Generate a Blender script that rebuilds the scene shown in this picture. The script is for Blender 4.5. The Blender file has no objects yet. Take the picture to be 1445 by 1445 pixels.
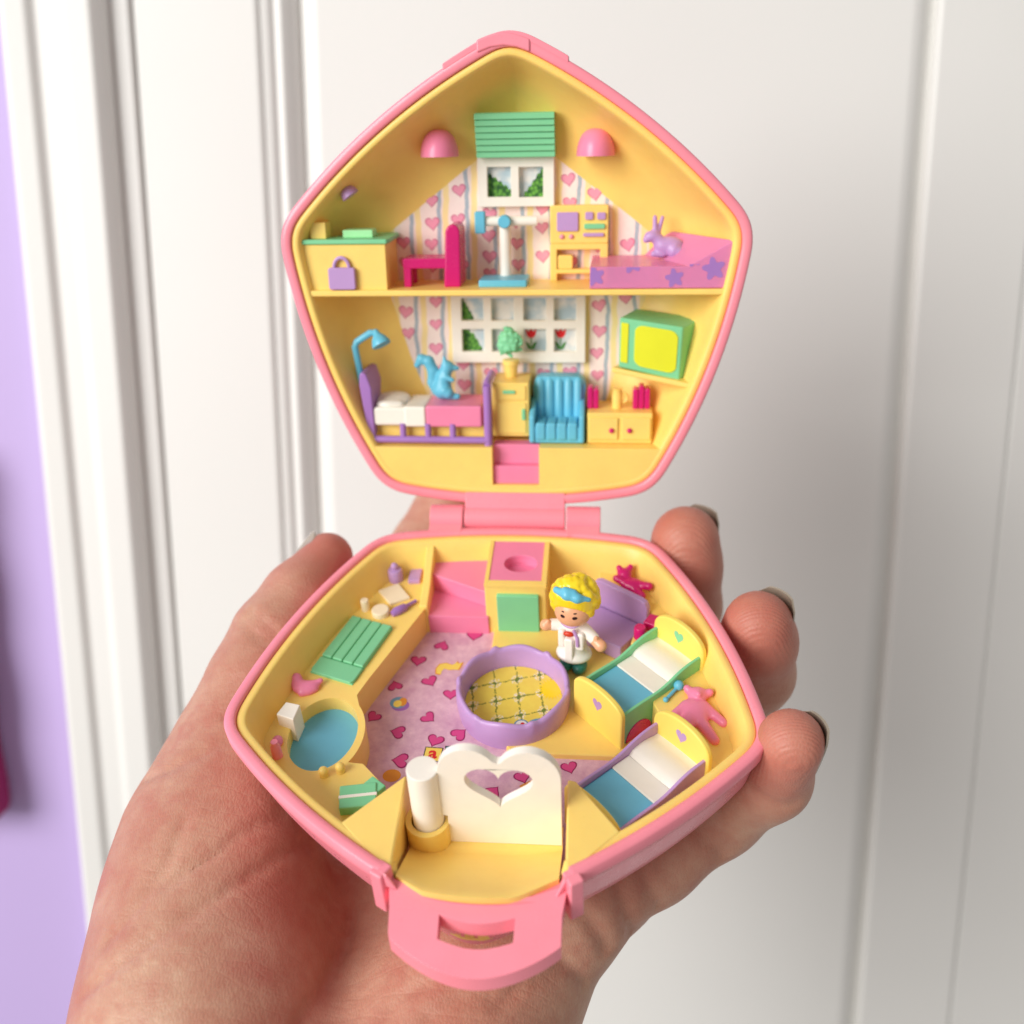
import bpy, bmesh, math, random
import numpy as np
from mathutils import Vector, Matrix
from mathutils.geometry import tessellate_polygon

random.seed(7)
sc = bpy.context.scene
col = sc.collection
R_ = math.radians

# ------------------------------------------------------------------ camera
PITCH = R_(12)
CAM = Vector((0.0, 0.0, 1.45))
cam_d = bpy.data.cameras.new('camera')
cam_d.sensor_width = 36.0
cam_d.lens = 36.12
cam_d.clip_start = 0.01
cam_d.clip_end = 50
cam_d.dof.use_dof = True
cam_d.dof.focus_distance = 0.174
cam_d.dof.aperture_fstop = 13.5
cam = bpy.data.objects.new('camera', cam_d)
cam.location = CAM
cam.rotation_euler = (math.pi / 2 - PITCH, 0, 0)
col.objects.link(cam)
sc.camera = cam

# ------------------------------------------------------------------ light
world = bpy.data.worlds.new('World')
sc.world = world
world.use_nodes = True
bg = world.node_tree.nodes['Background']
bg.inputs['Color'].default_value = (1.0, 0.955, 0.915, 1)
bg.inputs['Strength'].default_value = 0.34

def area(name, loc, target, sx, sy, power, color):
    d = bpy.data.lights.new(name, 'AREA')
    d.shape = 'RECTANGLE'; d.size = sx; d.size_y = sy
    d.energy = power; d.color = color
    o = bpy.data.objects.new(name, d)
    o.location = loc
    o.rotation_euler = (Vector(target) - Vector(loc)).to_track_quat('-Z', 'Y').to_euler()
    col.objects.link(o)
    return o
area('window_light', (-0.94, -0.74, 1.74), (0.0, 0.22, 1.39), 0.80, 0.90, 22.5, (1.0, 0.985, 0.955))

sc.view_settings.view_transform = 'Standard'
sc.view_settings.look = 'None'
sc.view_settings.exposure = 0.0
sc.view_settings.gamma = 1.0
sc.view_settings.use_curve_mapping = False
sc.cycles.use_denoising = True
sc.cycles.max_bounces = 10
sc.cycles.diffuse_bounces = 6

# ------------------------------------------------------------------ frames
# toy frame (mm): hinge axis = x axis, rim plane of the lower half z = 0, front of the toy at -y
RT = Matrix(((0.9959427529, 0.0804733696, -0.0402749261),
             (0.0141578140, -0.5821008664, -0.8129933196),
             (-0.0888683813, 0.8091245999, -0.5808784663)))
TT = Vector((1.02259157, 1.35158683, 217.00271583))
fw = Vector((0, math.cos(PITCH), -math.sin(PITCH)))
up = Vector((0, math.sin(PITCH), math.cos(PITCH)))
WM = Matrix(((1, -up.x, fw.x), (0, -up.y, fw.y), (0, -up.z, fw.z)))
TOY = Matrix.Translation(CAM + WM @ TT * 0.001) @ (WM @ RT).to_4x4()
PHI = 1.8351505830
cph, sph = math.cos(PHI), math.sin(PHI)
LID = Matrix(((1, 0, 0), (0, -cph, -sph), (0, sph, -cph)))   # (x, v up the lid, w out of the open side)
BASE = Matrix.Identity(3)

def srgb(r, g, b):
    def f(c):
        c /= 255.0
        return c / 12.92 if c <= 0.04045 else ((c + 0.055) / 1.055) ** 2.4
    return (f(r), f(g), f(b), 1.0)

# ------------------------------------------------------------------ materials
def new_mat(name):
    m = bpy.data.materials.new(name); m.use_nodes = True
    nt = m.node_tree
    return m, nt, nt.nodes['Principled BSDF']

def N(nt, typ, **kw):
    n = nt.nodes.new(typ)
    for k, v in kw.items():
        setattr(n, k, v)
    return n

def mathn(nt, op, a, b=None, c=None):
    n = nt.nodes.new('ShaderNodeMath'); n.operation = op
    for i, v in enumerate((a, b, c)):
        if v is None: continue
        if isinstance(v, (int, float)): n.inputs[i].default_value = v
        else: nt.links.new(v, n.inputs[i])
    return n.outputs[0]

def mixc(nt, fac, a, b):
    n = nt.nodes.new('ShaderNodeMix'); n.data_type = 'RGBA'
    def put(s, v):
        if isinstance(v, (tuple, list)): s.default_value = v
        elif isinstance(v, (int, float)): s.default_value = v
        else: nt.links.new(v, s)
    put(n.inputs['Factor'], fac); put(n.inputs['A'], a); put(n.inputs['B'], b)
    return n.outputs['Result']

def ramp(nt, fac, p0, p1):
    n = nt.nodes.new('ShaderNodeMapRange'); n.clamp = True
    nt.links.new(fac, n.inputs[0])
    n.inputs[1].default_value = p0; n.inputs[2].default_value = p1
    return n.outputs[0]

def noise(nt, scale, detail=3.0, rough=0.5, vec=None):
    n = nt.nodes.new('ShaderNodeTexNoise')
    n.inputs['Scale'].default_value = scale
    n.inputs['Detail'].default_value = detail
    n.inputs['Roughness'].default_value = rough
    if vec is None:
        t = nt.nodes.new('ShaderNodeTexCoord'); vec = t.outputs['Object']
    nt.links.new(vec, n.inputs['Vector'])
    return n.outputs['Fac']

MATS = {}
def plastic(name, c, rough=0.36, spec=0.45, sss=0.0, bump=0.05, dirt=0.10, coat=0.0):
    m, nt, b = new_mat(name)
    big = noise(nt, 120, 3)
    speck = noise(nt, 2600, 2, 0.6)
    dust = noise(nt, 380, 4, 0.65)
    dk = tuple(x * 0.80 for x in c[:3]) + (1,)
    lt = tuple(min(1, x * 1.04) for x in c[:3]) + (1,)
    c1 = mixc(nt, ramp(nt, big, 0.3, 0.7), lt, tuple(x * 0.96 for x in c[:3]) + (1,))
    c2 = mixc(nt, mathn(nt, 'MULTIPLY', ramp(nt, speck, 0.66, 0.78), dirt * 2.2), c1, dk)
    c3 = mixc(nt, mathn(nt, 'MULTIPLY', ramp(nt, dust, 0.5, 0.75), dirt), c2, dk)
    nt.links.new(c3, b.inputs['Base Color'])
    rg = mathn(nt, 'ADD', mathn(nt, 'MULTIPLY', dust, 0.22), rough - 0.10)
    nt.links.new(rg, b.inputs['Roughness'])
    b.inputs['Specular IOR Level'].default_value = spec
    if sss:
        b.inputs['Subsurface Weight'].default_value = sss
        b.inputs['Subsurface Radius'].default_value = (1.0, 0.5, 0.15)
        b.inputs['Subsurface Scale'].default_value = 0.0012
    if coat:
        b.inputs['Coat Weight'].default_value = coat
        b.inputs['Coat Roughness'].default_value = 0.12
    bp = N(nt, 'ShaderNodeBump'); bp.inputs['Strength'].default_value = bump
    bp.inputs['Distance'].default_value = 0.0002
    nt.links.new(noise(nt, 1500, 2), bp.inputs['Height'])
    nt.links.new(bp.outputs['Normal'], b.inputs['Normal'])
    MATS[name] = m
    return m

plastic('yellow', srgb(255, 216, 119), 0.38, 0.42, sss=0.16, dirt=0.16)
plastic('yellow_bed', srgb(252, 224, 108), 0.42, 0.4)
plastic('pink', srgb(255, 148, 164), 0.28, 0.5, dirt=0.12)
plastic('rose', srgb(240, 136, 172), 0.32, 0.45)
plastic('magenta', srgb(206, 22, 110), 0.25, 0.5)
plastic('mint', srgb(128, 208, 156), 0.40, 0.42)
plastic('cyan', srgb(104, 190, 218), 0.34, 0.45)
plastic('water', srgb(112, 190, 220), 0.46, 0.35, dirt=0.16)
plastic('lavender', srgb(190, 152, 206), 0.36, 0.45)
plastic('violet', srgb(166, 120, 192), 0.36, 0.45)
plastic('white', srgb(246, 240, 228), 0.36, 0.42, dirt=0.12)
plastic('cream', srgb(248, 232, 200), 0.42, 0.4)
plastic('lime', srgb(226, 228, 40), 0.45, 0.35)
plastic('skin_paint', srgb(238, 176, 136), 0.26, 0.5, dirt=0.03)
plastic('hair_paint', srgb(250, 218, 40), 0.22, 0.55, dirt=0.04)
plastic('coat_paint', srgb(250, 244, 236), 0.20, 0.55, dirt=0.03)
plastic('shoe_green', srgb(60, 138, 126), 0.3, 0.5)
plastic('black_paint', srgb(46, 26, 30), 0.3, 0.4, dirt=0.0)
plastic('red_paint', srgb(206, 62, 34), 0.3, 0.4, dirt=0.0)
plastic('ink_magenta', srgb(214, 78, 138), 0.6, 0.2)
plastic('ink_dark', srgb(150, 28, 92), 0.6, 0.2)
plastic('ink_rose', srgb(240, 160, 184), 0.6, 0.2)
plastic('ink_rose_edge', srgb(206, 116, 146), 0.6, 0.2)
plastic('ink_red', srgb(222, 44, 50), 0.6, 0.2)
plastic('ink_yellow', srgb(246, 214, 100), 0.6, 0.2)
plastic('ink_amber', srgb(228, 150, 60), 0.6, 0.2)
plastic('ink_blue', srgb(112, 156, 184), 0.6, 0.2)
plastic('ink_violet', srgb(160, 104, 178), 0.6, 0.2)
plastic('ink_leaf', srgb(66, 136, 52), 0.6, 0.2)
plastic('ink_line', srgb(62, 70, 60), 0.6, 0.2)
plastic('ink_white', srgb(244, 240, 236), 0.6, 0.2)
plastic('cream_mint', srgb(166, 232, 170), 0.40, 0.42)
plastic('rose_glass', srgb(244, 156, 204), 0.22, 0.5)
_b = MATS['rose_glass'].node_tree.nodes['Principled BSDF']
_b.inputs['Transmission Weight'].default_value = 0.34
_b.inputs['IOR'].default_value = 1.2

def paper_wall():
    m, nt, b = new_mat('striped_paper')
    uv = N(nt, 'ShaderNodeUVMap'); sp = N(nt, 'ShaderNodeSeparateXYZ')
    nt.links.new(uv.outputs[0], sp.inputs[0])
    def wob(seed, amp):
        cb = N(nt, 'ShaderNodeCombineXYZ')
        nt.links.new(mathn(nt, 'MULTIPLY', sp.outputs[0], 0.12), cb.inputs[0])
        nt.links.new(sp.outputs[1], cb.inputs[1]); cb.inputs[2].default_value = seed
        n = noise(nt, 0.20, 2, 0.5, cb.outputs[0])
        return mathn(nt, 'MULTIPLY', mathn(nt, 'SUBTRACT', n, 0.5), amp)
    def stripe(phase, half, seed):
        x = mathn(nt, 'ADD', sp.outputs[0], wob(seed, 1.5))
        t = mathn(nt, 'FRACT', mathn(nt, 'DIVIDE', mathn(nt, 'ADD', x, 58.0 + 24.2 - 5.8 * phase + 2.9), 5.8))
        d = mathn(nt, 'ABSOLUTE', mathn(nt, 'SUBTRACT', t, 0.5))
        n = nt.nodes.new('ShaderNodeMapRange'); n.clamp = True
        nt.links.new(d, n.inputs[0])
        n.inputs[1].default_value = half; n.inputs[2].default_value = half * 0.8
        n.inputs[3].default_value = 0.0; n.inputs[4].default_value = 1.0
        return n.outputs[0]
    basec = mixc(nt, noise(nt, 900, 3), srgb(252, 238, 230), srgb(246, 224, 220))
    c = mixc(nt, mathn(nt, 'MULTIPLY', stripe(0.60, 0.115, 3.1), 0.85), basec, srgb(250, 226, 150))
    ink = mixc(nt, noise(nt, 1400, 3), srgb(152, 172, 188), srgb(190, 200, 208))
    c = mixc(nt, stripe(0.33, 0.080, 9.7), c, ink)
    nt.links.new(c, b.inputs['Base Color']); b.inputs['Roughness'].default_value = 0.55
    b.inputs['Specular IOR Level'].default_value = 0.25
    return m
MATS['striped_paper'] = paper_wall()

def paper_floor():
    m, nt, b = new_mat('pink_paper')
    a = noise(nt, 420, 5, 0.62); f = noise(nt, 3200, 3, 0.6)
    c = mixc(nt, ramp(nt, a, 0.32, 0.68), srgb(234, 194, 206), srgb(206, 156, 180))
    c = mixc(nt, mathn(nt, 'MULTIPLY', ramp(nt, f, 0.45, 0.7), 0.3), c, srgb(196, 150, 186))
    nt.links.new(c, b.inputs['Base Color']); b.inputs['Roughness'].default_value = 0.5
    b.inputs['Specular IOR Level'].default_value = 0.3
    return m
MATS['pink_paper'] = paper_floor()

def paper_quilt():
    m, nt, b = new_mat('quilt_paper')
    uv = N(nt, 'ShaderNodeUVMap'); sp = N(nt, 'ShaderNodeSeparateXYZ')
    nz = noise(nt, 0.9, 2, 0.5, uv.outputs[0])
    nt.links.new(uv.outputs[0], sp.inputs[0])
    ca, sa = math.cos(R_(8)), math.sin(R_(8))
    x, y = sp.outputs[0], sp.outputs[1]
    u = mathn(nt, 'ADD', mathn(nt, 'ADD', mathn(nt, 'MULTIPLY', x, ca), mathn(nt, 'MULTIPLY', y, sa)), mathn(nt, 'MULTIPLY', nz, 0.9))
    v = mathn(nt, 'ADD', mathn(nt, 'SUBTRACT', mathn(nt, 'MULTIPLY', y, 0.9), mathn(nt, 'MULTIPLY', x, 0.28)), mathn(nt, 'MULTIPLY', nz, 0.9))
    P = 4.3
    fu = mathn(nt, 'ABSOLUTE', mathn(nt, 'SUBTRACT', mathn(nt, 'FRACT', mathn(nt, 'DIVIDE', mathn(nt, 'ADD', u, 43.0), P)), 0.5))
    fv = mathn(nt, 'ABSOLUTE', mathn(nt, 'SUBTRACT', mathn(nt, 'FRACT', mathn(nt, 'DIVIDE', mathn(nt, 'ADD', v, 43.0), P)), 0.5))
    line = mathn(nt, 'LESS_THAN', mathn(nt, 'MINIMUM', fu, fv), 0.035)
    gap = mathn(nt, 'GREATER_THAN', noise(nt, 1.7, 1, 0.5, uv.outputs[0]), 0.42)
    line = mathn(nt, 'MULTIPLY', line, gap)
    rad = mathn(nt, 'SQRT', mathn(nt, 'ADD', mathn(nt, 'MULTIPLY', fu, fu), mathn(nt, 'MULTIPLY', fv, fv)))
    dot = mathn(nt, 'LESS_THAN', rad, 0.10)
    halo = mathn(nt, 'MULTIPLY', mathn(nt, 'LESS_THAN', rad, 0.27), mathn(nt, 'GREATER_THAN', noise(nt, 3.0, 2, 0.6, uv.outputs[0]), 0.52))
    c = mixc(nt, noise(nt, 700, 3), srgb(246, 226, 96), srgb(236, 206, 84))
    c = mixc(nt, halo, c, srgb(246, 238, 214))
    c = mixc(nt, mathn(nt, 'MULTIPLY', line, 0.85), c, srgb(104, 122, 40))
    c = mixc(nt, dot, c, srgb(110, 130, 46))
    nt.links.new(c, b.inputs['Base Color']); b.inputs['Roughness'].default_value = 0.5
    return m
MATS['quilt_paper'] = paper_quilt()

def paint_leaf():
    m, nt, b = new_mat('leaf_print')
    t = N(nt, 'ShaderNodeTexCoord'); v = N(nt, 'ShaderNodeTexVoronoi'); v.inputs['Scale'].default_value = 1300
    nt.links.new(t.outputs['Object'], v.inputs['Vector'])
    c = mixc(nt, ramp(nt, v.outputs['Distance'], 0.15, 0.75), srgb(112, 178, 62), srgb(22, 82, 26))
    nt.links.new(c, b.inputs['Base Color']); b.inputs['Roughness'].default_value = 0.55
    return m
MATS['leaf_print'] = paint_leaf()
def paint_sky():
    m, nt, b = new_mat('sky_print')
    c = mixc(nt, ramp(nt, noise(nt, 260, 3), 0.4, 0.6), srgb(176, 198, 208), srgb(232, 230, 224))
    nt.links.new(c, b.inputs['Base Color']); b.inputs['Roughness'].default_value = 0.5
    return m
MATS['sky_print'] = paint_sky()

def wall_paint(name, c, scale=60, rough=0.5, bump=0.08):
    m, nt, b = new_mat(name)
    a = noise(nt, scale * 0.12, 3); f = noise(nt, scale * 9, 4, 0.6)
    cc = mixc(nt, ramp(nt, a, 0.3, 0.7), c, tuple(x * 0.95 for x in c[:3]) + (1,))
    nt.links.new(cc, b.inputs['Base Color'])
    b.inputs['Roughness'].default_value = rough
    bp = N(nt, 'ShaderNodeBump'); bp.inputs['Strength'].default_value = bump; bp.inputs['Distance'].default_value = 0.0006
    nt.links.new(f, bp.inputs['Height']); nt.links.new(bp.outputs['Normal'], b.inputs['Normal'])
    MATS[name] = m
    return m
wall_paint('door_paint', (0.86, 0.855, 0.83, 1), rough=0.45)
wall_paint('lilac_paint', srgb(196, 174, 226), rough=0.6)
wall_paint('magenta_cloth', srgb(150, 34, 92), rough=0.9, bump=0.4)
wall_paint('navy_cloth', srgb(84, 78, 120), rough=0.9, bump=0.4)

def skin():
    m, nt, b = new_mat('skin')
    at = N(nt, 'ShaderNodeAttribute'); at.attribute_name = 'flush'
    t = N(nt, 'ShaderNodeTexCoord')
    blot = noise(nt, 55, 4, 0.6); fine = noise(nt, 420, 4, 0.65)
    base = mixc(nt, ramp(nt, blot, 0.34, 0.68), srgb(204, 164, 138), srgb(186, 130, 108))
    base = mixc(nt, mathn(nt, 'MULTIPLY', ramp(nt, fine, 0.4, 0.72), 0.35), base, srgb(178, 108, 90))
    base = mixc(nt, mathn(nt, 'MULTIPLY', at.outputs['Fac'], 0.62), base, srgb(196, 104, 92))
    base = mixc(nt, mathn(nt, 'MULTIPLY', ramp(nt, noise(nt, 130, 3, 0.6), 0.52, 0.7), 0.35), base, srgb(182, 100, 88))
    nt.links.new(base, b.inputs['Base Color'])
    b.inputs['Roughness'].default_value = 0.46
    b.inputs['Specular IOR Level'].default_value = 0.38
    b.inputs['Subsurface Weight'].default_value = 0.18
    b.inputs['Subsurface Radius'].default_value = (1.0, 0.32, 0.18)
    b.inputs['Subsurface Scale'].default_value = 0.0042
    # fine relief: criss-cross skin lines, papillary ridges where flushed
    vo = N(nt, 'ShaderNodeTexVoronoi'); vo.feature = 'DISTANCE_TO_EDGE'; vo.inputs['Scale'].default_value = 1900
    mp = N(nt, 'ShaderNodeMapping'); mp.inputs['Scale'].default_value = (1, 0.45, 0.7); mp.inputs['Rotation'].default_value = (0.4, 0.2, 0.7)
    nt.links.new(t.outputs['Object'], mp.inputs[0]); nt.links.new(mp.outputs[0], vo.inputs['Vector'])
    wv = N(nt, 'ShaderNodeTexWave'); wv.wave_type = 'RINGS'; wv.inputs['Scale'].default_value = 560
    wv.inputs['Distortion'].default_value = 5.0; wv.inputs['Detail'].default_value = 1.0; wv.inputs['Detail Scale'].default_value = 0.15
    nt.links.new(t.outputs['Object'], wv.inputs['Vector'])
    h = mathn(nt, 'ADD', mathn(nt, 'MULTIPLY', ramp(nt, vo.outputs['Distance'], 0.0, 0.25), 0.55),
              mathn(nt, 'MULTIPLY', mathn(nt, 'MULTIPLY', wv.outputs['Fac'], ramp(nt, at.outputs['Fac'], 0.62, 0.85)), 1.1))
    h = mathn(nt, 'ADD', h, mathn(nt, 'MULTIPLY', noise(nt, 160, 4, 0.6), 1.6))
    h = mathn(nt, 'ADD', h, mathn(nt, 'MULTIPLY', noise(nt, 1700, 3, 0.6), 0.5))
    mp2 = N(nt, 'ShaderNodeMapping'); mp2.inputs['Scale'].default_value = (0.28, 1.0, 0.6); mp2.inputs['Rotation'].default_value = (0.2, 0.3, -0.55)
    nt.links.new(t.outputs['Object'], mp2.inputs[0])
    v2 = N(nt, 'ShaderNodeTexVoronoi'); v2.feature = 'DISTANCE_TO_EDGE'; v2.inputs['Scale'].default_value = 330
    nz2 = N(nt, 'ShaderNodeTexNoise'); nz2.inputs['Scale'].default_value = 200
    nt.links.new(mp2.outputs[0], nz2.inputs['Vector'])
    vm = N(nt, 'ShaderNodeVectorMath'); vm.operation = 'MULTIPLY_ADD'; vm.inputs[1].default_value = (0.004, 0.004, 0.004)
    nt.links.new(nz2.outputs['Color'], vm.inputs[0]); nt.links.new(mp2.outputs[0], vm.inputs[2]); nt.links.new(vm.outputs[0], v2.inputs['Vector'])
    h = mathn(nt, 'ADD', h, mathn(nt, 'MULTIPLY', ramp(nt, v2.outputs['Distance'], 0.0, 0.10), 0.5))
    bp = N(nt, 'ShaderNodeBump'); bp.inputs['Strength'].default_value = 0.19; bp.inputs['Distance'].default_value = 0.0004
    nt.links.new(h, bp.inputs['Height']); nt.links.new(bp.outputs['Normal'], b.inputs['Normal'])
    return m
MATS['skin'] = skin()
def nail():
    m, nt, b = new_mat('nail')
    c = mixc(nt, noise(nt, 300, 3), srgb(184, 172, 154), srgb(150, 136, 120))
    nt.links.new(c, b.inputs['Base Color']); b.inputs['Roughness'].default_value = 0.2
    b.inputs['Coat Weight'].default_value = 0.4
    return m
MATS['nail'] = nail()

# ------------------------------------------------------------------ mesh helpers
AX = {'z': lambda a, b, c: (a, b, c), 'y': lambda a, b, c: (a, c, b), 'x': lambda a, b, c: (c, a, b)}

class G:
    def __init__(s): s.v = []; s.f = []; s.m = []; s.mi = 0
    def add(s, vs, fs):
        o = len(s.v); s.v += [tuple(p) for p in vs]
        s.f += [tuple(i + o for i in f) for f in fs]; s.m += [s.mi] * len(fs)
        return s
    def prism(s, outer, c0, c1, holes=(), axis='z', fn=None):
        A = AX[axis]; vs = []; fs = []
        loops = [list(outer)] + [list(h) for h in holes]
        flat = [p for l in loops for p in l]; n = len(flat)
        for c in (c0, c1):
            for (a, b) in flat: vs.append(A(a, b, c))
        if holes:
            tri = tessellate_polygon([[Vector((a, b, 0)) for a, b in l] for l in loops])
            for t in tri:
                fs.append(tuple(t)); fs.append(tuple(i + n for i in reversed(t)))
        else:
            fs.append(tuple(range(n))); fs.append(tuple(reversed(range(n, 2 * n))))
        k = 0
        for l in loops:
            L = len(l)
            for i in range(L):
                j = (i + 1) % L
                fs.append((k + i, k + j, k + j + n, k + i + n))
            k += L
        if fn: vs = [fn(*p) for p in vs]
        return s.add(vs, fs)
    def box(s, x0, x1, y0, y1, z0, z1):
        return s.prism([(x0, y0), (x1, y0), (x1, y1), (x0, y1)], z0, z1)
    def obox(s, c, ux, uy, hx, hy, z0, z1):
        ux = Vector(ux).normalized(); uy = Vector(uy).normalized(); c = Vector(c)
        pts = [c + ux * a * hx + uy * b * hy for a, b in ((-1, -1), (1, -1), (1, 1), (-1, 1))]
        return s.prism([(p.x, p.y) for p in pts], z0, z1)
    def sheet(s, pts3): return s.add(pts3, [tuple(range(len(pts3)))])
    def loft(s, rings, cap0=False, cap1=False, closed=True):
        n = len(rings[0]); vs = [p for r in rings for p in r]; fs = []
        for i in range(len(rings) - 1):
            for j in range(n if closed else n - 1):
                k = (j + 1) % n
                fs.append((i * n + j, i * n + k, (i + 1) * n + k, (i + 1) * n + j))
        if cap0: fs.append(tuple(reversed(range(n))))
        if cap1: fs.append(tuple(range((len(rings) - 1) * n, len(rings) * n)))
        return s.add(vs, fs)
    def tube(s, pts, r, n=12, caps=True):
        P = [Vector(p) for p in pts]; rs = r if isinstance(r, (list, tuple)) else [r] * len(P)
        rings = []; ref = None
        for i, p in enumerate(P):
            t = (P[min(i + 1, len(P) - 1)] - P[max(i - 1, 0)]).normalized()
            if ref is None:
                ref = Vector((0, 0, 1)) if abs(t.z) < 0.9 else Vector((1, 0, 0))
            a = t.cross(ref).normalized(); b = a.cross(t).normalized(); ref = b
            rings.append([tuple(p + (a * math.cos(2 * math.pi * k / n) + b * math.sin(2 * math.pi * k / n)) * rs[i]) for k in range(n)])
        return s.loft(rings, caps, caps)
    def lathe(s, prof, c=(0, 0, 0), axis=(0, 0, 1), n=28, ell=(1, 1), cap=True):
        ax = Vector(axis).normalized()
        a = ax.orthogonal().normalized() if abs(ax.z) < 0.999 else Vector((1, 0, 0)); b = ax.cross(a)
        c = Vector(c); rings = []
        for r, z in prof:
            rings.append([tuple(c + ax * z + a * (ell[0] * max(r, 1e-4) * math.cos(2 * math.pi * k / n)) + b * (ell[1] * max(r, 1e-4) * math.sin(2 * math.pi * k / n))) for k in range(n)])
        return s.loft(rings, cap, cap)
    def ball(s, c, r, n=16, m=10, rot=None):
        rr = r if isinstance(r, (tuple, list)) else (r, r, r); rings = []
        for i in range(m + 1):
            th = math.pi * i / m
            ring = []
            for k in range(n):
                p = Vector((rr[0] * max(math.sin(th), 1e-3) * math.cos(2 * math.pi * k / n), rr[1] * max(math.sin(th), 1e-3) * math.sin(2 * math.pi * k / n), rr[2] * math.cos(th)))
                if rot: p = rot @ p
                ring.append(tuple(Vector(c) + p))
            rings.append(ring)
        return s.loft(rings, True, True)
    def build(s, name, mats, parent, M=BASE, bevel=0.0, seg=2, sharp=38, label=None, uv=False, recalc=True, subsurf=0):
        if isinstance(mats, str): mats = [mats]
        me = bpy.data.meshes.new(name)
        me.from_pydata([tuple((M @ Vector(p)) * 0.001) for p in s.v], [], s.f)
        for mm in mats: me.materials.append(MATS[mm])
        me.polygons.foreach_set('material_index', s.m)
        if uv:
            ul = me.uv_layers.new(name='UVMap')
            for lp in me.loops: ul.data[lp.index].uv = s.v[lp.vertex_index][:2]
        bm = bmesh.new(); bm.from_mesh(me)
        if recalc: bmesh.ops.recalc_face_normals(bm, faces=bm.faces)
        for f in bm.faces: f.smooth = True
        if not bevel:
            for e in bm.edges:
                if len(e.link_faces) == 2 and e.calc_face_angle(0) > R_(sharp): e.smooth = False
        bm.to_mesh(me); bm.free()
        o = bpy.data.objects.new(name, me)
        col.objects.link(o)
        if parent is not None: o.parent = parent
        if bevel:
            b = o.modifiers.new('bevel', 'BEVEL'); b.width = bevel * 0.001; b.segments = seg
            b.limit_method = 'ANGLE'; b.angle_limit = R_(sharp); b.harden_normals = True
        if subsurf:
            q = o.modifiers.new('sub', 'SUBSURF'); q.levels = subsurf; q.render_levels = subsurf
        if label: o['label'] = label
        return o

# ------------------------------------------------------------------ smooth implicit shapes -> one continuous mesh
def seg_d(P, a, b, ra, rb):
    a = np.asarray(a, np.float32); b = np.asarray(b, np.float32); ab = b - a
    L = float((ab * ab).sum()) + 1e-9
    pa = P - a
    h = np.clip((pa @ ab) / L, 0, 1)
    return np.sqrt(((pa - h[..., None] * ab) ** 2).sum(-1)) - (ra + (rb - ra) * h)
def ell_d(P, c, r):
    q = (P - np.asarray(c, np.float32)); r = np.asarray(r, np.float32)
    k0 = np.sqrt(((q / r) ** 2).sum(-1)) + 1e-6; k1 = np.sqrt(((q / (r * r)) ** 2).sum(-1)) + 1e-6
    return k0 * (k0 - 1) / k1
def smin(a, b, k):
    h = np.maximum(k - np.abs(a - b), 0) / k
    return np.minimum(a, b) - h * h * k * 0.25
def eval_prims(P, prims, k):
    d = None
    for p in prims:
        q = seg_d(P, *p[1:]) if p[0] == 'c' else ell_d(P, *p[1:])
        d = q if d is None else smin(d, q, k)
    return d
def surface_net(fn, lo, hi, h):
    lo = np.asarray(lo, np.float32); hi = np.asarray(hi, np.float32)
    n = np.ceil((hi - lo) / h).astype(int) + 1
    xs = [lo[i] + h * np.arange(n[i], dtype=np.float32) for i in range(3)]
    D = np.empty(n, np.float32)
    for i in range(n[0]):
        Y, Z = np.meshgrid(xs[1], xs[2], indexing='ij')
        D[i] = fn(np.stack([np.full_like(Y, xs[0][i]), Y, Z], -1))
    S = D < 0
    c = np.zeros(n - 1, np.int32)
    for dx in (0, 1):
        for dy in (0, 1):
            for dz in (0, 1):
                c += S[dx:n[0] - 1 + dx, dy:n[1] - 1 + dy, dz:n[2] - 1 + dz]
    act = (c > 0) & (c < 8)
    idx = -np.ones(act.shape, np.int64); cells = np.argwhere(act); idx[act] = np.arange(len(cells))
    acc = np.zeros((len(cells), 3)); cnt = np.zeros(len(cells))
    corners = [(a, b, d) for a in (0, 1) for b in (0, 1) for d in (0, 1)]
    for p in corners:
        for ax in range(3):
            if p[ax]: continue
            q = list(p); q[ax] = 1
            a = D[cells[:, 0] + p[0], cells[:, 1] + p[1], cells[:, 2] + p[2]]
            b = D[cells[:, 0] + q[0], cells[:, 1] + q[1], cells[:, 2] + q[2]]
            m = (a < 0) != (b < 0)
            t = np.where(m, a / np.where(m, a - b, 1), 0)
            pos = np.tile(np.array(p, float), (len(cells), 1)); pos[:, ax] += t
            acc[m] += pos[m]; cnt[m] += 1
    V = lo + h * (cells + acc / cnt[:, None])
    F = []
    for ax in range(3):
        o1, o2 = [(1, 2), (2, 0), (0, 1)][ax]
        sl0 = [slice(None)] * 3; sl1 = [slice(None)] * 3
        sl0[ax] = slice(0, n[ax] - 1); sl1[ax] = slice(1, n[ax])
        ch = S[tuple(sl0)] != S[tuple(sl1)]
        e = np.argwhere(ch)
        e = e[(e[:, o1] > 0) & (e[:, o2] > 0) & (e[:, o1] < n[o1] - 1) & (e[:, o2] < n[o2] - 1)]
        flip = S[tuple(sl0)][e[:, 0], e[:, 1], e[:, 2]]
        def at(d1, d2):
            k = e.copy(); k[:, o1] -= d1; k[:, o2] -= d2
            return idx[k[:, 0], k[:, 1], k[:, 2]]
        q = np.stack([at(1, 1), at(0, 1), at(0, 0), at(1, 0)], 1)
        q[~flip] = q[~flip][:, ::-1]
        F.append(q)
    return V, np.concatenate(F)
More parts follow.
